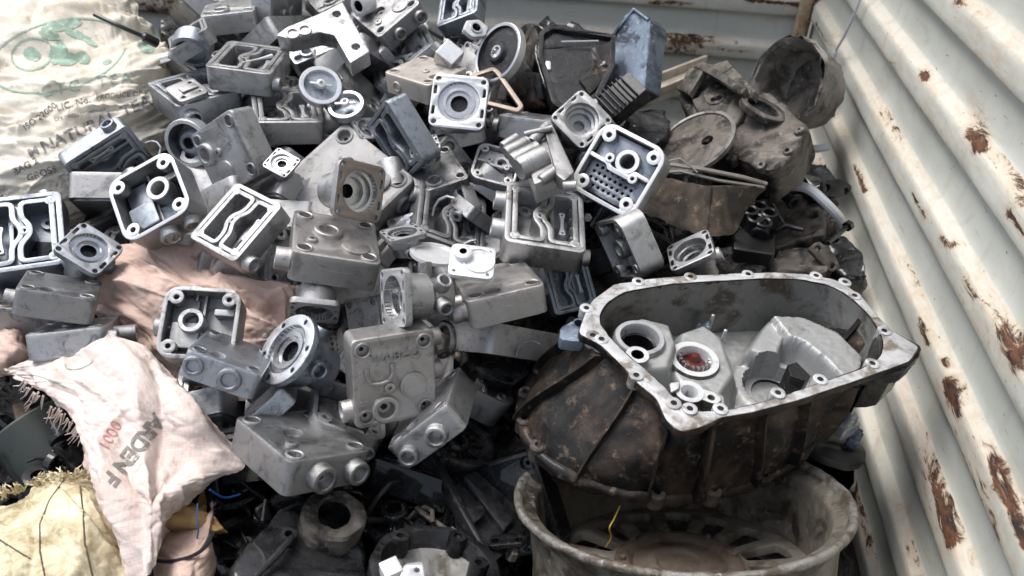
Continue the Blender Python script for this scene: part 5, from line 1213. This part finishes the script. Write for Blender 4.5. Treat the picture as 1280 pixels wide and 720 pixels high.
# grimy fillers deep in the gaps: copies of four kinds
def filler(i, u, v, dz, rot, fs_=1.0):
    k = i % 4; d = D(u, v)+dz+(.26 if (u > 800 and v < 330) else 0)
    p = P(u, v, d); p.x = min(p.x, XW-.12)
    mm = Matrix.Translation(p)@Matrix.Rotation(rot[0], 4, 'Z')@Matrix.Rotation(rot[1], 4, 'X')@Matrix.Rotation(rot[2], 4, 'Y')@Matrix.Scale(.01*fs_, 4)
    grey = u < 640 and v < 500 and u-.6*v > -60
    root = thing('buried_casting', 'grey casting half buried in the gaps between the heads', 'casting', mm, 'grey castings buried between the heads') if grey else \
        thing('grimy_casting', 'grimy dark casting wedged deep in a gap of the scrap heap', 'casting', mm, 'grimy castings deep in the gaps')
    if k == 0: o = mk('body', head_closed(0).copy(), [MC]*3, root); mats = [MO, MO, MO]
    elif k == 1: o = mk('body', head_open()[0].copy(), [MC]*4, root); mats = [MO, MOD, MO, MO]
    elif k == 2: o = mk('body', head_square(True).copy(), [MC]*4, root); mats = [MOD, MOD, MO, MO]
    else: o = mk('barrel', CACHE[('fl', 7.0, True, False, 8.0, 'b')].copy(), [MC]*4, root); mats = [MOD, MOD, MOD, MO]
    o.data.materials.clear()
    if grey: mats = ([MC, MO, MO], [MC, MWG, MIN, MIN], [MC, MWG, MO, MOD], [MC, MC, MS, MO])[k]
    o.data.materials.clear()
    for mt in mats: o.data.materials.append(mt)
rs = random.Random(11); cnt = 0
PTS_ = [(gu, gv) for gu in range(30, 1030, 66) for gv in range(20, 720, 66)]+[(gu, gv) for gu in range(200, 640, 50) for gv in range(20, 340, 50)]
if True:
    for gu, gv in PTS_:
        u, v = gu+rs.uniform(-25, 25), gv+rs.uniform(-25, 25)
        if u < 130+rs.random()*60 and v > 350: continue
        if u < 240 and v < 220: continue
        if u > 650 and v > 330: continue
        if u > 860 and v < 120: continue
        if v < 60 and u > 540: continue
        if v < 170 and u > 720: continue
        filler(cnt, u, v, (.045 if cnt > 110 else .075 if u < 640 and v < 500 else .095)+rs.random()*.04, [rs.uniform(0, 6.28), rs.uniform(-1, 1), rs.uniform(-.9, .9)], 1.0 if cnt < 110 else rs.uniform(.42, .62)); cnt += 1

# small loose fittings in the gaps
def fitting(name, label, cat, grp, u, v, dz, kind, mt, rz):
    m = disc(u, v, dz, rz[0], rz[1], rz[2], rz[3]); root = thing(name, label, cat, m, grp); b = B()
    if kind == 0: b.lathe([(1.5, -1), (1.5, -.1), (1.35, 0), (.9, 0), (.8, -.2), (.8, -1)], n=6 if rz[2] > 0 else 24); nm = 'ring'
    elif kind == 1: b.tube([(-3, 0, 0), (0, 0, .1), (3, .2, 0)], .42, 10); b.X = Matrix.Translation((3.2, .2, 0))@Matrix.Rotation(R(90), 4, 'Y'); b.lathe([(.001, -.4), (.9, -.4), (.9, .4), (.001, .4)], n=6); nm = 'bolt_body'
    elif kind == 2: b.tube([(-3.5, -1, 0), (-2, .4, .5), (0, .8, .8), (2, .2, .5), (3.2, -1.6, 0)], .35, 10); nm = 'bent_tube'
    elif kind == 3: b.ex([rpoly([(-2.6, -1), (2.2, -1.2), (2.8, .4), (.8, 1.3), (-2.2, 1.1)], .5), circ(-1.6, .05, .5, 14), circ(1.7, -.3, .45, 14)], -.7, 0, .1); nm = 'bracket_body'
    else: b.lathe([(1.1, -3), (1.1, -.8), (1.7, -.7), (1.7, -.1), (1.5, 0), (.8, 0), (.7, -2.5), (0, -2.5)], n=20); nm = 'sleeve'
    mk(nm, b, [mt], root)
rs = random.Random(23)
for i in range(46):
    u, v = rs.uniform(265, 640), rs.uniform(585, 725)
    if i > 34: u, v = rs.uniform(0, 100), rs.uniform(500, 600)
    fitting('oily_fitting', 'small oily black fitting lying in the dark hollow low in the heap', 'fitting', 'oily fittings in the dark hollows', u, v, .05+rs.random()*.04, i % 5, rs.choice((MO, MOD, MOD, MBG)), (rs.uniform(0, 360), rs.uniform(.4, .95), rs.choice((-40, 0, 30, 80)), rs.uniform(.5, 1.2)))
rs = random.Random(29)
for i in range(60):
    u, v = rs.uniform(180, 760), rs.uniform(40, 480)
    if u < 340 and 280 < v: continue
    if u > 660 and v > 320: continue
    fitting('small_fitting', 'small grey metal fitting caught in a gap between the castings', 'fitting', 'small fittings between the castings', u, v, .02+rs.random()*.03, i % 5, rs.choice((MC, MCC, MWG, MOD)), (rs.uniform(0, 360), rs.uniform(.4, .95), rs.choice((-40, 0, 30, 80)), rs.uniform(.45, .9)))
for i in range(34):
    u, v = rs.uniform(820, 1050), rs.uniform(150, 335)
    if u < 900 and v < 300: continue
    fitting('dusty_fitting', 'small dusty fitting in the jumble at the foot of the side wall', 'fitting', 'dusty fittings by the side wall', u, v, .17+rs.random()*.05, i % 5, rs.choice((MO, MBG, MOD, MBR)), (rs.uniform(0, 360), rs.uniform(.4, .95), rs.choice((-40, 0, 30, 80)), rs.uniform(.7, 1.4)))

# ------------------------------------------------------------------ sacks
def cr(p, f):
    p0, p1, p2, p3 = p
    return .5*((2*p1)+(-p0+p2)*f+(2*p0-5*p1+4*p2-p3)*f*f+(-p0+3*p1-3*p2+p3)*f**3)
def sheet(ctrl, nu_, nv_):
    """ctrl rows of (u, v, depth offset) -> grid of camera-space anchored world points"""
    C = np.array(ctrl, float); nr_, nc = C.shape[:2]; out = []
    for j in range(nv_+1):
        y = j/nv_*(nr_-1); jj = min(int(y), nr_-2); fy = y-jj; row = []
        rows_ = [C[min(max(jj+k, 0), nr_-1)] for k in (-1, 0, 1, 2)]; rr = cr(rows_, fy)
        for i in range(nu_+1):
            x = i/nu_*(nc-1); ii = min(int(x), nc-2); fx = x-ii
            q = cr([rr[min(max(ii+k, 0), nc-1)] for k in (-1, 0, 1, 2)], fx); row.append(q)
        out.append(row)
    return out
def rid(p): return 1-abs(2*noise.noise(p))
def sack(name, label, ctrl, mat, nu_=150, nv_=120, amp=.012, fr=9, dirv=(1, 1), torn=0, seed=0, thick=.0012, fine=.0045, edge=(1, 1, 1, 1), parent=None, creases=()):
    folds = creases
    g = sheet(ctrl, nu_, nv_); pts = []
    for j, row in enumerate(g):
        for i, (u, v, dz) in enumerate(row):
            pts.append(P(u, v, D(u, v)+dz))
    pts = np.array([tuple(p) for p in pts]).reshape(nv_+1, nu_+1, 3)
    du = np.gradient(pts, axis=1); dv = np.gradient(pts, axis=0); nn = np.cross(du, dv); nn /= np.linalg.norm(nn, axis=2, keepdims=True)+1e-12
    view = CAM-pts
    nn *= np.sign((nn*view).sum(2, keepdims=True))
    sc_u = np.linalg.norm(pts[:, -1]-pts[:, 0], axis=1).mean(); sc_v = np.linalg.norm(pts[-1]-pts[0], axis=1).mean()
    th = math.atan2(dirv[1], dirv[0]); co, si = math.cos(th), math.sin(th)
    for j in range(nv_+1):
        for i in range(nu_+1):
            a, b_ = i/nu_*sc_u, j/nv_*sc_v
            x = a*co+b_*si; y = -a*si+b_*co
            wrp = .06*noise.noise(Vector((a*5, b_*5, seed+9)))
            wx = .02*noise.noise(Vector((a*14, b_*14, seed+5)))
            F = noise.voronoi(Vector((x*fr*.45+wx*3, (y+wrp*.5)*fr*1.25, seed)))[0]; G = noise.voronoi(Vector((x*fr*1.3, (y+wrp*.6+wx)*fr*3.2, seed+3)))[0]
            m1 = .5+.8*abs(noise.noise(Vector((a*6, b_*6, seed+1))))
            h = amp*(.9*min(F[1]-F[0], .85)+1.0*m1*min(G[1]-G[0], .7)-.7)
            h += amp*1.3*(rid(Vector((x*fr*.2, (y+wrp)*fr*.8, seed)))-.6)
            h += amp*.8*noise.noise(Vector((a*fr*.5, b_*fr*.5, seed+2)))
            Q = noise.voronoi(Vector((a*55+wx*40, b_*70, seed+8)))[0]; h += fine*.8*min(Q[1]-Q[0], .5)
            pts[j, i] += nn[j, i]*h
            if torn:
                e = min((i if edge[0] else 1e9), (nu_-i if edge[1] else 1e9), (j if edge[2] else 1e9), (nv_-j if edge[3] else 1e9))
                if e < 5:
                    tt = torn*(noise.noise(Vector((a*90, b_*90, seed)))+.6*noise.noise(Vector((a*260, b_*260, seed))))
                    dd = dv[j, i]/np.linalg.norm(dv[j, i]) if (j < 5 or nv_-j < 5) else du[j, i]/np.linalg.norm(du[j, i])
                    pts[j, i] += dd*tt*(1-e/5)
    rc_ = random.Random(seed*7+1); Ag, Bg = np.meshgrid(np.arange(nu_+1)/nu_*sc_u, np.arange(nv_+1)/nv_*sc_v); hh_ = np.zeros_like(Ag)
    wa = np.array([[.012*noise.noise(Vector((a_*9, b2*9, seed))) for a_ in Ag[0]] for b2 in Bg[:, 0]])
    for _ in range(int(48*max(.35, sc_u*sc_v/.12))):
        x0, y0 = rc_.uniform(0, sc_u), rc_.uniform(0, sc_v); an = th+rc_.gauss(0, .38); ln = rc_.uniform(.05, .24); x1, y1 = x0+math.cos(an)*ln, y0+math.sin(an)*ln
        tt_ = np.clip(((Ag-x0)*(x1-x0)+(Bg-y0)*(y1-y0))/ln**2, 0, 1); dd_ = np.hypot(Ag+wa-x0-tt_*(x1-x0), Bg-wa-y0-tt_*(y1-y0))
        hh_ += amp*rc_.choice((-.55, .9, .7, -.4))*np.exp(-dd_/rc_.uniform(.004, .013))*(1-.6*tt_)
    for (s0, t0), (s1, t1), wf, hf in folds:
        x0, y0, x1, y1 = s0*sc_u, t0*sc_v, s1*sc_u, t1*sc_v; l2 = (x1-x0)**2+(y1-y0)**2
        tt_ = np.clip(((Ag-x0)*(x1-x0)+(Bg-y0)*(y1-y0))/l2, 0, 1); dd_ = np.hypot(Ag+wa-x0-tt_*(x1-x0), Bg-wa-y0-tt_*(y1-y0)); hh_ += hf*np.exp(-dd_/wf)
    pts += nn*hh_[..., None]
    b = B(); W_ = nu_+1
    vs = [Vector(p) for p in pts.reshape(-1, 3)]; nl = nn.reshape(-1, 3)
    fs = [[j*W_+i, j*W_+i+1, (j+1)*W_+i+1, (j+1)*W_+i] for j in range(nv_) for i in range(nu_)]
    me = bpy.data.meshes.new(name); K = len(vs)
    v2 = [v-Vector(n_)*thick for v, n_ in zip(vs, nl)]
    per = list(range(0, W_))+[j*W_+nu_ for j in range(1, nv_+1)]+[nv_*W_+i for i in range(nu_-1, -1, -1)]+[j*W_ for j in range(nv_-1, 0, -1)]
    f2 = [[a+K for a in f][::-1] for f in fs]; fe = [[per[i], per[(i+1) % len(per)], per[(i+1) % len(per)]+K, per[i]+K] for i in range(len(per))]
    me.from_pydata(vs+v2, [], fs+f2+fe)
    uvl = me.uv_layers.new(name='uv'); uvs = []
    base_uv = [(i/nu_*sc_u, j/nv_*sc_v) for j in range(nv_+1) for i in range(W_)]
    for l in me.loops: uvs += base_uv[l.vertex_index % K]
    uvl.data.foreach_set('uv', uvs)
    me.shade_smooth(); me.materials.append(mat); o = bpy.data.objects.new(name, me); COL.objects.link(o)
    if parent: o.parent = parent
    bvh = BVHTree.FromPolygons(vs, fs); 
    if label: tag(o, label, 'sack')
    return o, bvh
def decal(me_or_polys, bvh, xf, mat, parent, name='printed_lettering', offs=.0009, maxe=2.6):
    """print laid on the sack: 2D shapes mapped by xf to pixels, then dropped on the cloth"""
    bm = bmesh.new()
    if isinstance(me_or_polys, bpy.types.Mesh): bm.from_mesh(me_or_polys)
    else:
        for poly in me_or_polys:
            lo = [ccw(p) for p in poly]; fl = [p for l in lo for p in l]; vv = [bm.verts.new((x, y, 0)) for x, y in fl]
            for t in tessellate_polygon([[Vector((x, y, 0)) for x, y in l] for l in lo]):
                try: bm.faces.new([vv[i] for i in t])
                except ValueError: pass
    for v in bm.verts: x, y = xf(v.co.x, v.co.y); v.co = Vector((x, y, 0))
    for _ in range(7):
        es = [e for e in bm.edges if e.calc_length() > maxe]
        if not es: break
        bmesh.ops.subdivide_edges(bm, edges=es, cuts=1); bmesh.ops.triangulate(bm, faces=[f for f in bm.faces if len(f.verts) > 3])
    kill = []
    for v in bm.verts:
        r_ = Vector(ray(v.co.x, v.co.y)).normalized(); h = bvh.ray_cast(Vector(CAM), r_)
        if h[0] is None: kill.append(v); continue
        n_ = h[1] if h[1].dot(r_) < 0 else -h[1]; v.co = h[0]+n_*offs
    bmesh.ops.delete(bm, geom=kill, context='VERTS')
    me = bpy.data.meshes.new(name); bm.to_mesh(me); bm.free(); me.materials.append(mat); me.shade_smooth()
    o = bpy.data.objects.new(name, me); COL.objects.link(o); o.parent = parent; return o
def textxf(cx, cy, ang, sx, sy, shear=0):
    c_, s_ = math.cos(R(ang)), math.sin(R(ang))
    def f(x, y):
        x, y = (x+shear*y)*sx, y*sy; return (cx+x*c_-y*s_*1, cy-(x*s_+y*c_))
    return f
def sprint(txt, bvh, cx, cy, ang, size, mat, parent, bold=.02, wide=1, sp=1.05, shear=0):
    return decal(text_mesh(txt, 1, 0, bold, sp), bvh, textxf(cx, cy, ang, size*wide, size, shear), mat, parent)

# cream tea sack, top left
s1, bv = sack('tea_sack', 'full cream woven sack with faded green emblem and black tea lettering at the top left', [
    [(-120, -70, .14), (-40, -75, .10), (40, -70, .10), (100, -60, .12), (150, -40, .26)],
    [(-130, 0, .08), (-40, -5, .03), (45, -8, .02), (125, -4, .05), (188, 30, .20)],
    [(-130, 70, .05), (-30, 70, -.01), (60, 70, -.04), (160, 68, .0), (226, 72, .14)],
    [(-130, 140, .06), (-30, 140, .0), (60, 140, -.03), (160, 140, .02), (238, 130, .16)],
    [(-120, 210, .09), (-30, 215, .04), (50, 215, .0), (130, 215, .05), (215, 215, .18)],
    [(-110, 300, .20), (-30, 300, .15), (40, 295, .12), (110, 290, .15), (170, 290, .26)]], SKC, 210, 210, .016, 11, (1, -.35), seed=3, fine=.005)
def ring2(cx, cy, rx, ry, w_, a0=0, a1=360, n=60, tilt=0):
    o = []; c_, s_ = math.cos(R(tilt)), math.sin(R(tilt))
    for k in range(n+1):
        a = R(a0+(a1-a0)*k/n); o.append((rx*math.cos(a), ry*math.sin(a)))
    for k in range(n, -1, -1):
        a = R(a0+(a1-a0)*k/n); o.append(((rx-w_)*math.cos(a), (ry-w_)*math.sin(a)))
    return [[(cx+x*c_-y*s_, cy+x*s_+y*c_) for x, y in o]]
ident = lambda x, y: (x, y)
em = [ring2(72, 70, 88, 44, 2.2, 15, 345, tilt=-14), ring2(40, 68, 27, 21, 2.4, 20, 350, tilt=-14)]
rr = random.Random(5)
def blob(cx, cy, rx, ry, tilt, sd_):
    o = []
    for k in range(26):
        a = 2*math.pi*k/26; q = 1+.22*noise.noise(Vector((math.cos(a)*1.5, math.sin(a)*1.5, sd_))); x, y = rx*q*math.cos(a), ry*q*math.sin(a); c_, s_ = math.cos(R(tilt)), math.sin(R(tilt)); o.append((cx+x*c_-y*s_, cy+x*s_+y*c_))
    return [o]
em += [blob(78, 32, 26, 7, -10, 1), blob(62, 44, 14, 6, 15, 2), blob(72, 66, 10, 16, 30, 4), blob(84, 74, 15, 8, -5, 5), blob(104, 72, 8, 9, -50, 6), blob(96, 44, 15, 5, 20, 7), blob(40, 68, 12, 8, 30, 8), blob(112, 52, 10, 4, 35, 9), blob(183, 60, 11, 6, 10, 10), blob(134, 78, 6, 3, -20, 12)]
decal(em, bv, ident, MINKG, s1, 'printed_emblem')
sprint('CTC  TEA', bv, 108, 106, 10, 21, MINKG, s1, .0, 1.05, 1.25)
sprint('LIC. No.', bv, 92, 130, 15, 12, MINK, s1, .01)
sprint('ISO 22000', bv, 50, 146, 37, 11, MINK, s1, .01)
sprint('CERTIFIED COMPANY', bv, 100, 143, 12, 6.5, MINK, s1, .0)
sprint('NATURAL TEA', bv, 120, 155, 24, 19, MINK, s1, .025, 1.15)
sprint('M', bv, 42, 190, 24, 15, MINK, s1, .02, 1.2)
sprint('BAG 2', bv, 32, 208, 28, 12, MINK, s1, .02); sprint('GROSS', bv, 52, 217, 20, 12, MINK, s1, .02)
sprint('PRODUCE OF KENYA', bv, 165, 118, 5, 9, MINK, s1, .01)

# pink sack in the middle, under the heads
sack('pink_sack', 'crumpled pink beige woven sack spread between the heads at the left', [
    [(110, 300, .10), (165, 296, .05), (225, 280, .05), (300, 300, .05), (350, 320, .12)],
    [(112, 345, .06), (170, 330, .02), (235, 335, .0), (300, 345, .02), (368, 355, .08)],
    [(115, 385, .06), (175, 380, .03), (235, 380, .02), (310, 390, .02), (362, 400, .07)],
    [(130, 430, .10), (180, 435, .06), (250, 440, .06), (310, 440, .04), (352, 440, .07)],
    [(140, 470, .16), (190, 490, .12), (250, 500, .1), (300, 500, .08), (335, 500, .12)]], SKP, 170, 130, .016, 11, (1, .45), seed=12)
sack('pink_sack', 'scrap of dirty pink sack showing at the left edge above the torn sack', [
    [(-60, 400, .06), (-10, 405, .03), (20, 412, .03), (40, 425, .08)], [(-60, 440, .03), (-10, 440, .0), (20, 445, .01), (38, 450, .06)],
    [(-60, 490, .03), (-10, 475, .02), (15, 470, .04), (30, 468, .09)]], SKP, 60, 50, .008, 12, (1, .3), seed=20)
# torn sack in front
s3, bv = sack('torn_sack', 'torn pale pink woven sack with black and red print draped at the lower left', [
    [(6, 462, .00), (45, 447, -.02), (90, 436, -.03), (135, 428, -.03), (180, 432, -.03), (205, 448, -.01)],
    [(22, 474, .0), (70, 476, -.03), (110, 470, -.045), (155, 462, -.05), (205, 470, -.04), (238, 490, .0)],
    [(60, 492, .0), (95, 506, -.04), (130, 510, -.055), (175, 508, -.06), (225, 515, -.05), (272, 530, .0)],
    [(98, 528, .0), (112, 548, -.04), (140, 556, -.055), (185, 560, -.06), (235, 565, -.04), (306, 580, .0)],
    [(104, 585, .02), (125, 600, -.06), (150, 606, -.10), (190, 610, -.11), (225, 612, -.08), (262, 606, -.01)],
    [(120, 640, .03), (140, 650, -.05), (160, 655, -.09), (190, 655, -.10), (212, 650, -.07), (226, 640, -.02)],
    [(150, 740, .05), (160, 730, -.03), (175, 725, -.07), (190, 715, -.08), (200, 700, -.06), (208, 690, -.01)]], SKW, 160, 210, .010, 9, (.1, 1), torn=.012, seed=31, edge=(1, 0, 0, 0), creases=[((.62, .02), (.56, .95), .013, .014), ((.74, .12), (.66, .62), .010, -.018), ((.82, .2), (.93, .46), .010, .013), ((.48, .3), (.44, .97), .011, -.013), ((.33, .4), (.36, .97), .011, .012), ((.9, .44), (.6, .72), .009, -.018), ((.2, .1), (.5, .35), .010, .008), ((.7, .6), (.62, .97), .009, .012), ((.1, .3), (.3, .6), .008, -.007), ((.4, .04), (.38, .3), .01, -.008)])
sprint('ARDEN F', bv, 167, 562, 232, 28, MINK, s3, .035, .95, .95)
sprint('1000', bv, 138, 545, 60, 21, MINKR, s3, .0, .9)
decal([ring2(100, 452, 20, 9, 1.2, 30, 200, tilt=-20), ring2(60, 480, 30, 6, 1.2, 180, 320, tilt=20)], bv, ident, MINKG, s3, 'printed_emblem')
# frayed strands of the torn edge
b = B(); rf = random.Random(2)
for k in range(46):
    t = rf.random(); u, v = (30+t*75, 478+t*62+rf.uniform(-4, 4)); d = D(u, v)-.02; l = rf.uniform(8, 26); a = rf.uniform(.1, 1.4)
    q = [P(u, v, d), P(u-l*.4*math.cos(a), v+l*.5, d+.01), P(u-l*math.cos(a)*rf.uniform(.3, 1.2), v+l*math.sin(a+.3), d+.02)]; b.tube(q, [.0012, .0009, .0004], 4)
o = mk('frayed_strand', b, [SKW], s3)
# jute sack
s4, bv = sack('jute_sack', 'yellow jute sack with dark seams at the bottom left corner', [
    [(-60, 630, .05), (0, 622, .0), (45, 600, .0), (100, 590, .0), (150, 598, .02)],
    [(-70, 660, .0), (0, 650, -.06), (50, 635, -.07), (105, 628, -.07), (160, 640, -.01)],
    [(-70, 700, -.02), (0, 690, -.09), (55, 680, -.10), (115, 675, -.09), (180, 685, -.03)],
    [(-70, 745, -.03), (0, 740, -.09), (60, 735, -.10), (130, 730, -.09), (200, 735, -.03)],
    [(-70, 800, -.02), (0, 800, -.08), (60, 800, -.08), (140, 800, -.07), (225, 800, .0)]], SKJ, 170, 140, .012, 9, (.2, 1), seed=44, torn=.006, edge=(0, 0, 1, 0), fine=.0045)
for pth in ([(80, 600), (62, 625), (50, 655), (50, 690), (58, 730)], [(100, 608), (104, 640), (106, 680), (118, 730)], [(150, 655), (175, 690), (192, 725)], [(-5, 672), (20, 688), (40, 700)]):
    b = B(); out = []
    for i in range(len(pth)-1):
        for k in range(10):
            u = pth[i][0]+(pth[i+1][0]-pth[i][0])*k/10; v = pth[i][1]+(pth[i+1][1]-pth[i][1])*k/10
            h = bv.ray_cast(Vector(CAM), Vector(ray(u, v)).normalized())
            if h[0]: out.append(h[0])
    if len(out) > 3: b.tube(out, .0010, 6); mk('seam_cord', b, [plain('dark_jute_cord', (.10, .08, .05), .9)] if 'dark_jute_cord' not in bpy.data.materials else [bpy.data.materials['dark_jute_cord']], s4)
b = B()
for k in range(120):
    u = rf.uniform(-10, 150); h = None; v = np.interp(u, [-10, 45, 100, 150], [622, 600, 590, 598])+rf.uniform(-2, 5)
    d = D(u, v)+rf.uniform(-.03, .01); l = rf.uniform(5, 22); a = rf.uniform(-.6, 2.6)
    b.tube([P(u, v+4, d), P(u-l*.5*math.cos(a), v-l*.4*math.sin(a), d-.01), P(u-l*math.cos(a), v-l*.6*math.sin(a)+rf.uniform(-3, 6), d)], [.0012, .001, .0004], 4)
mk('frayed_strand', b, [SKJ], s4)
# small open bag with jute inside
s5, bv = sack('open_bag', 'small open pinkish bag with jute scraps inside, between torn sack and dark gap', [
    [(192, 660, .0), (215, 662, -.02), (242, 655, -.02), (262, 640, -.01), (270, 622, .01)],
    [(190, 690, -.02), (215, 695, -.06), (240, 690, -.06), (262, 670, -.04), (272, 645, .0)],
    [(190, 730, -.01), (215, 735, -.06), (240, 730, -.06), (262, 715, -.04), (274, 690, .02)],
    [(195, 790, .0), (215, 790, -.04), (240, 790, -.04), (262, 780, -.03), (272, 760, .02)]], SKP, 70, 80, .006, 12, (.3, 1), seed=51)
sack('jute_scrap', 'golden brown jute scraps stuffed in the small open bag', [
    [(200, 640, .03), (225, 625, .03), (255, 612, .04)], [(198, 665, .0), (225, 650, -.01), (258, 635, .01)], [(200, 700, .02), (225, 685, .0), (262, 665, .02)]],
    sackmat('golden_jute', (.42, .28, .11), (.20, .11, .04), 40, .6), 80, 70, .020, 34, (1, .6), seed=60, fine=.008)
hose('blue_string', 'blue string hanging out of the small open bag', 'string', [P(247, 630, .89), P(246, 645, .88), P(248, 662, .875), P(246, 675, .88)], .0009, MBLUE, 6)
hose('blue_string', 'dark blue cord in the black gap right of the torn sack', 'string', [P(262, 612, .93), P(280, 622, .95), P(300, 618, .97)], .0014, MBLUE, 6)
hose('string', 'black string round the mouth of the small open bag', 'cord', [P(192, 700, .87), P(212, 702, .85), P(238, 696, .85), P(256, 684, .86), P(268, 664, .87)], .0022, MBP, 6)
sack('plastic_film', 'lilac plastic film end beside the wheel rim at the bottom edge', [
    [(1018, 690, .18), (1030, 688, .16), (1042, 700, .18)], [(1015, 720, .16), (1032, 722, .14), (1050, 730, .17)], [(1012, 770, .16), (1035, 770, .14), (1060, 770, .18)]], MLILAC, 40, 40, .006, 16, (.3, 1), seed=70)
print('FIT', [r for r in REP if r[1] > 3 or not .75 < r[2] < 1.3])
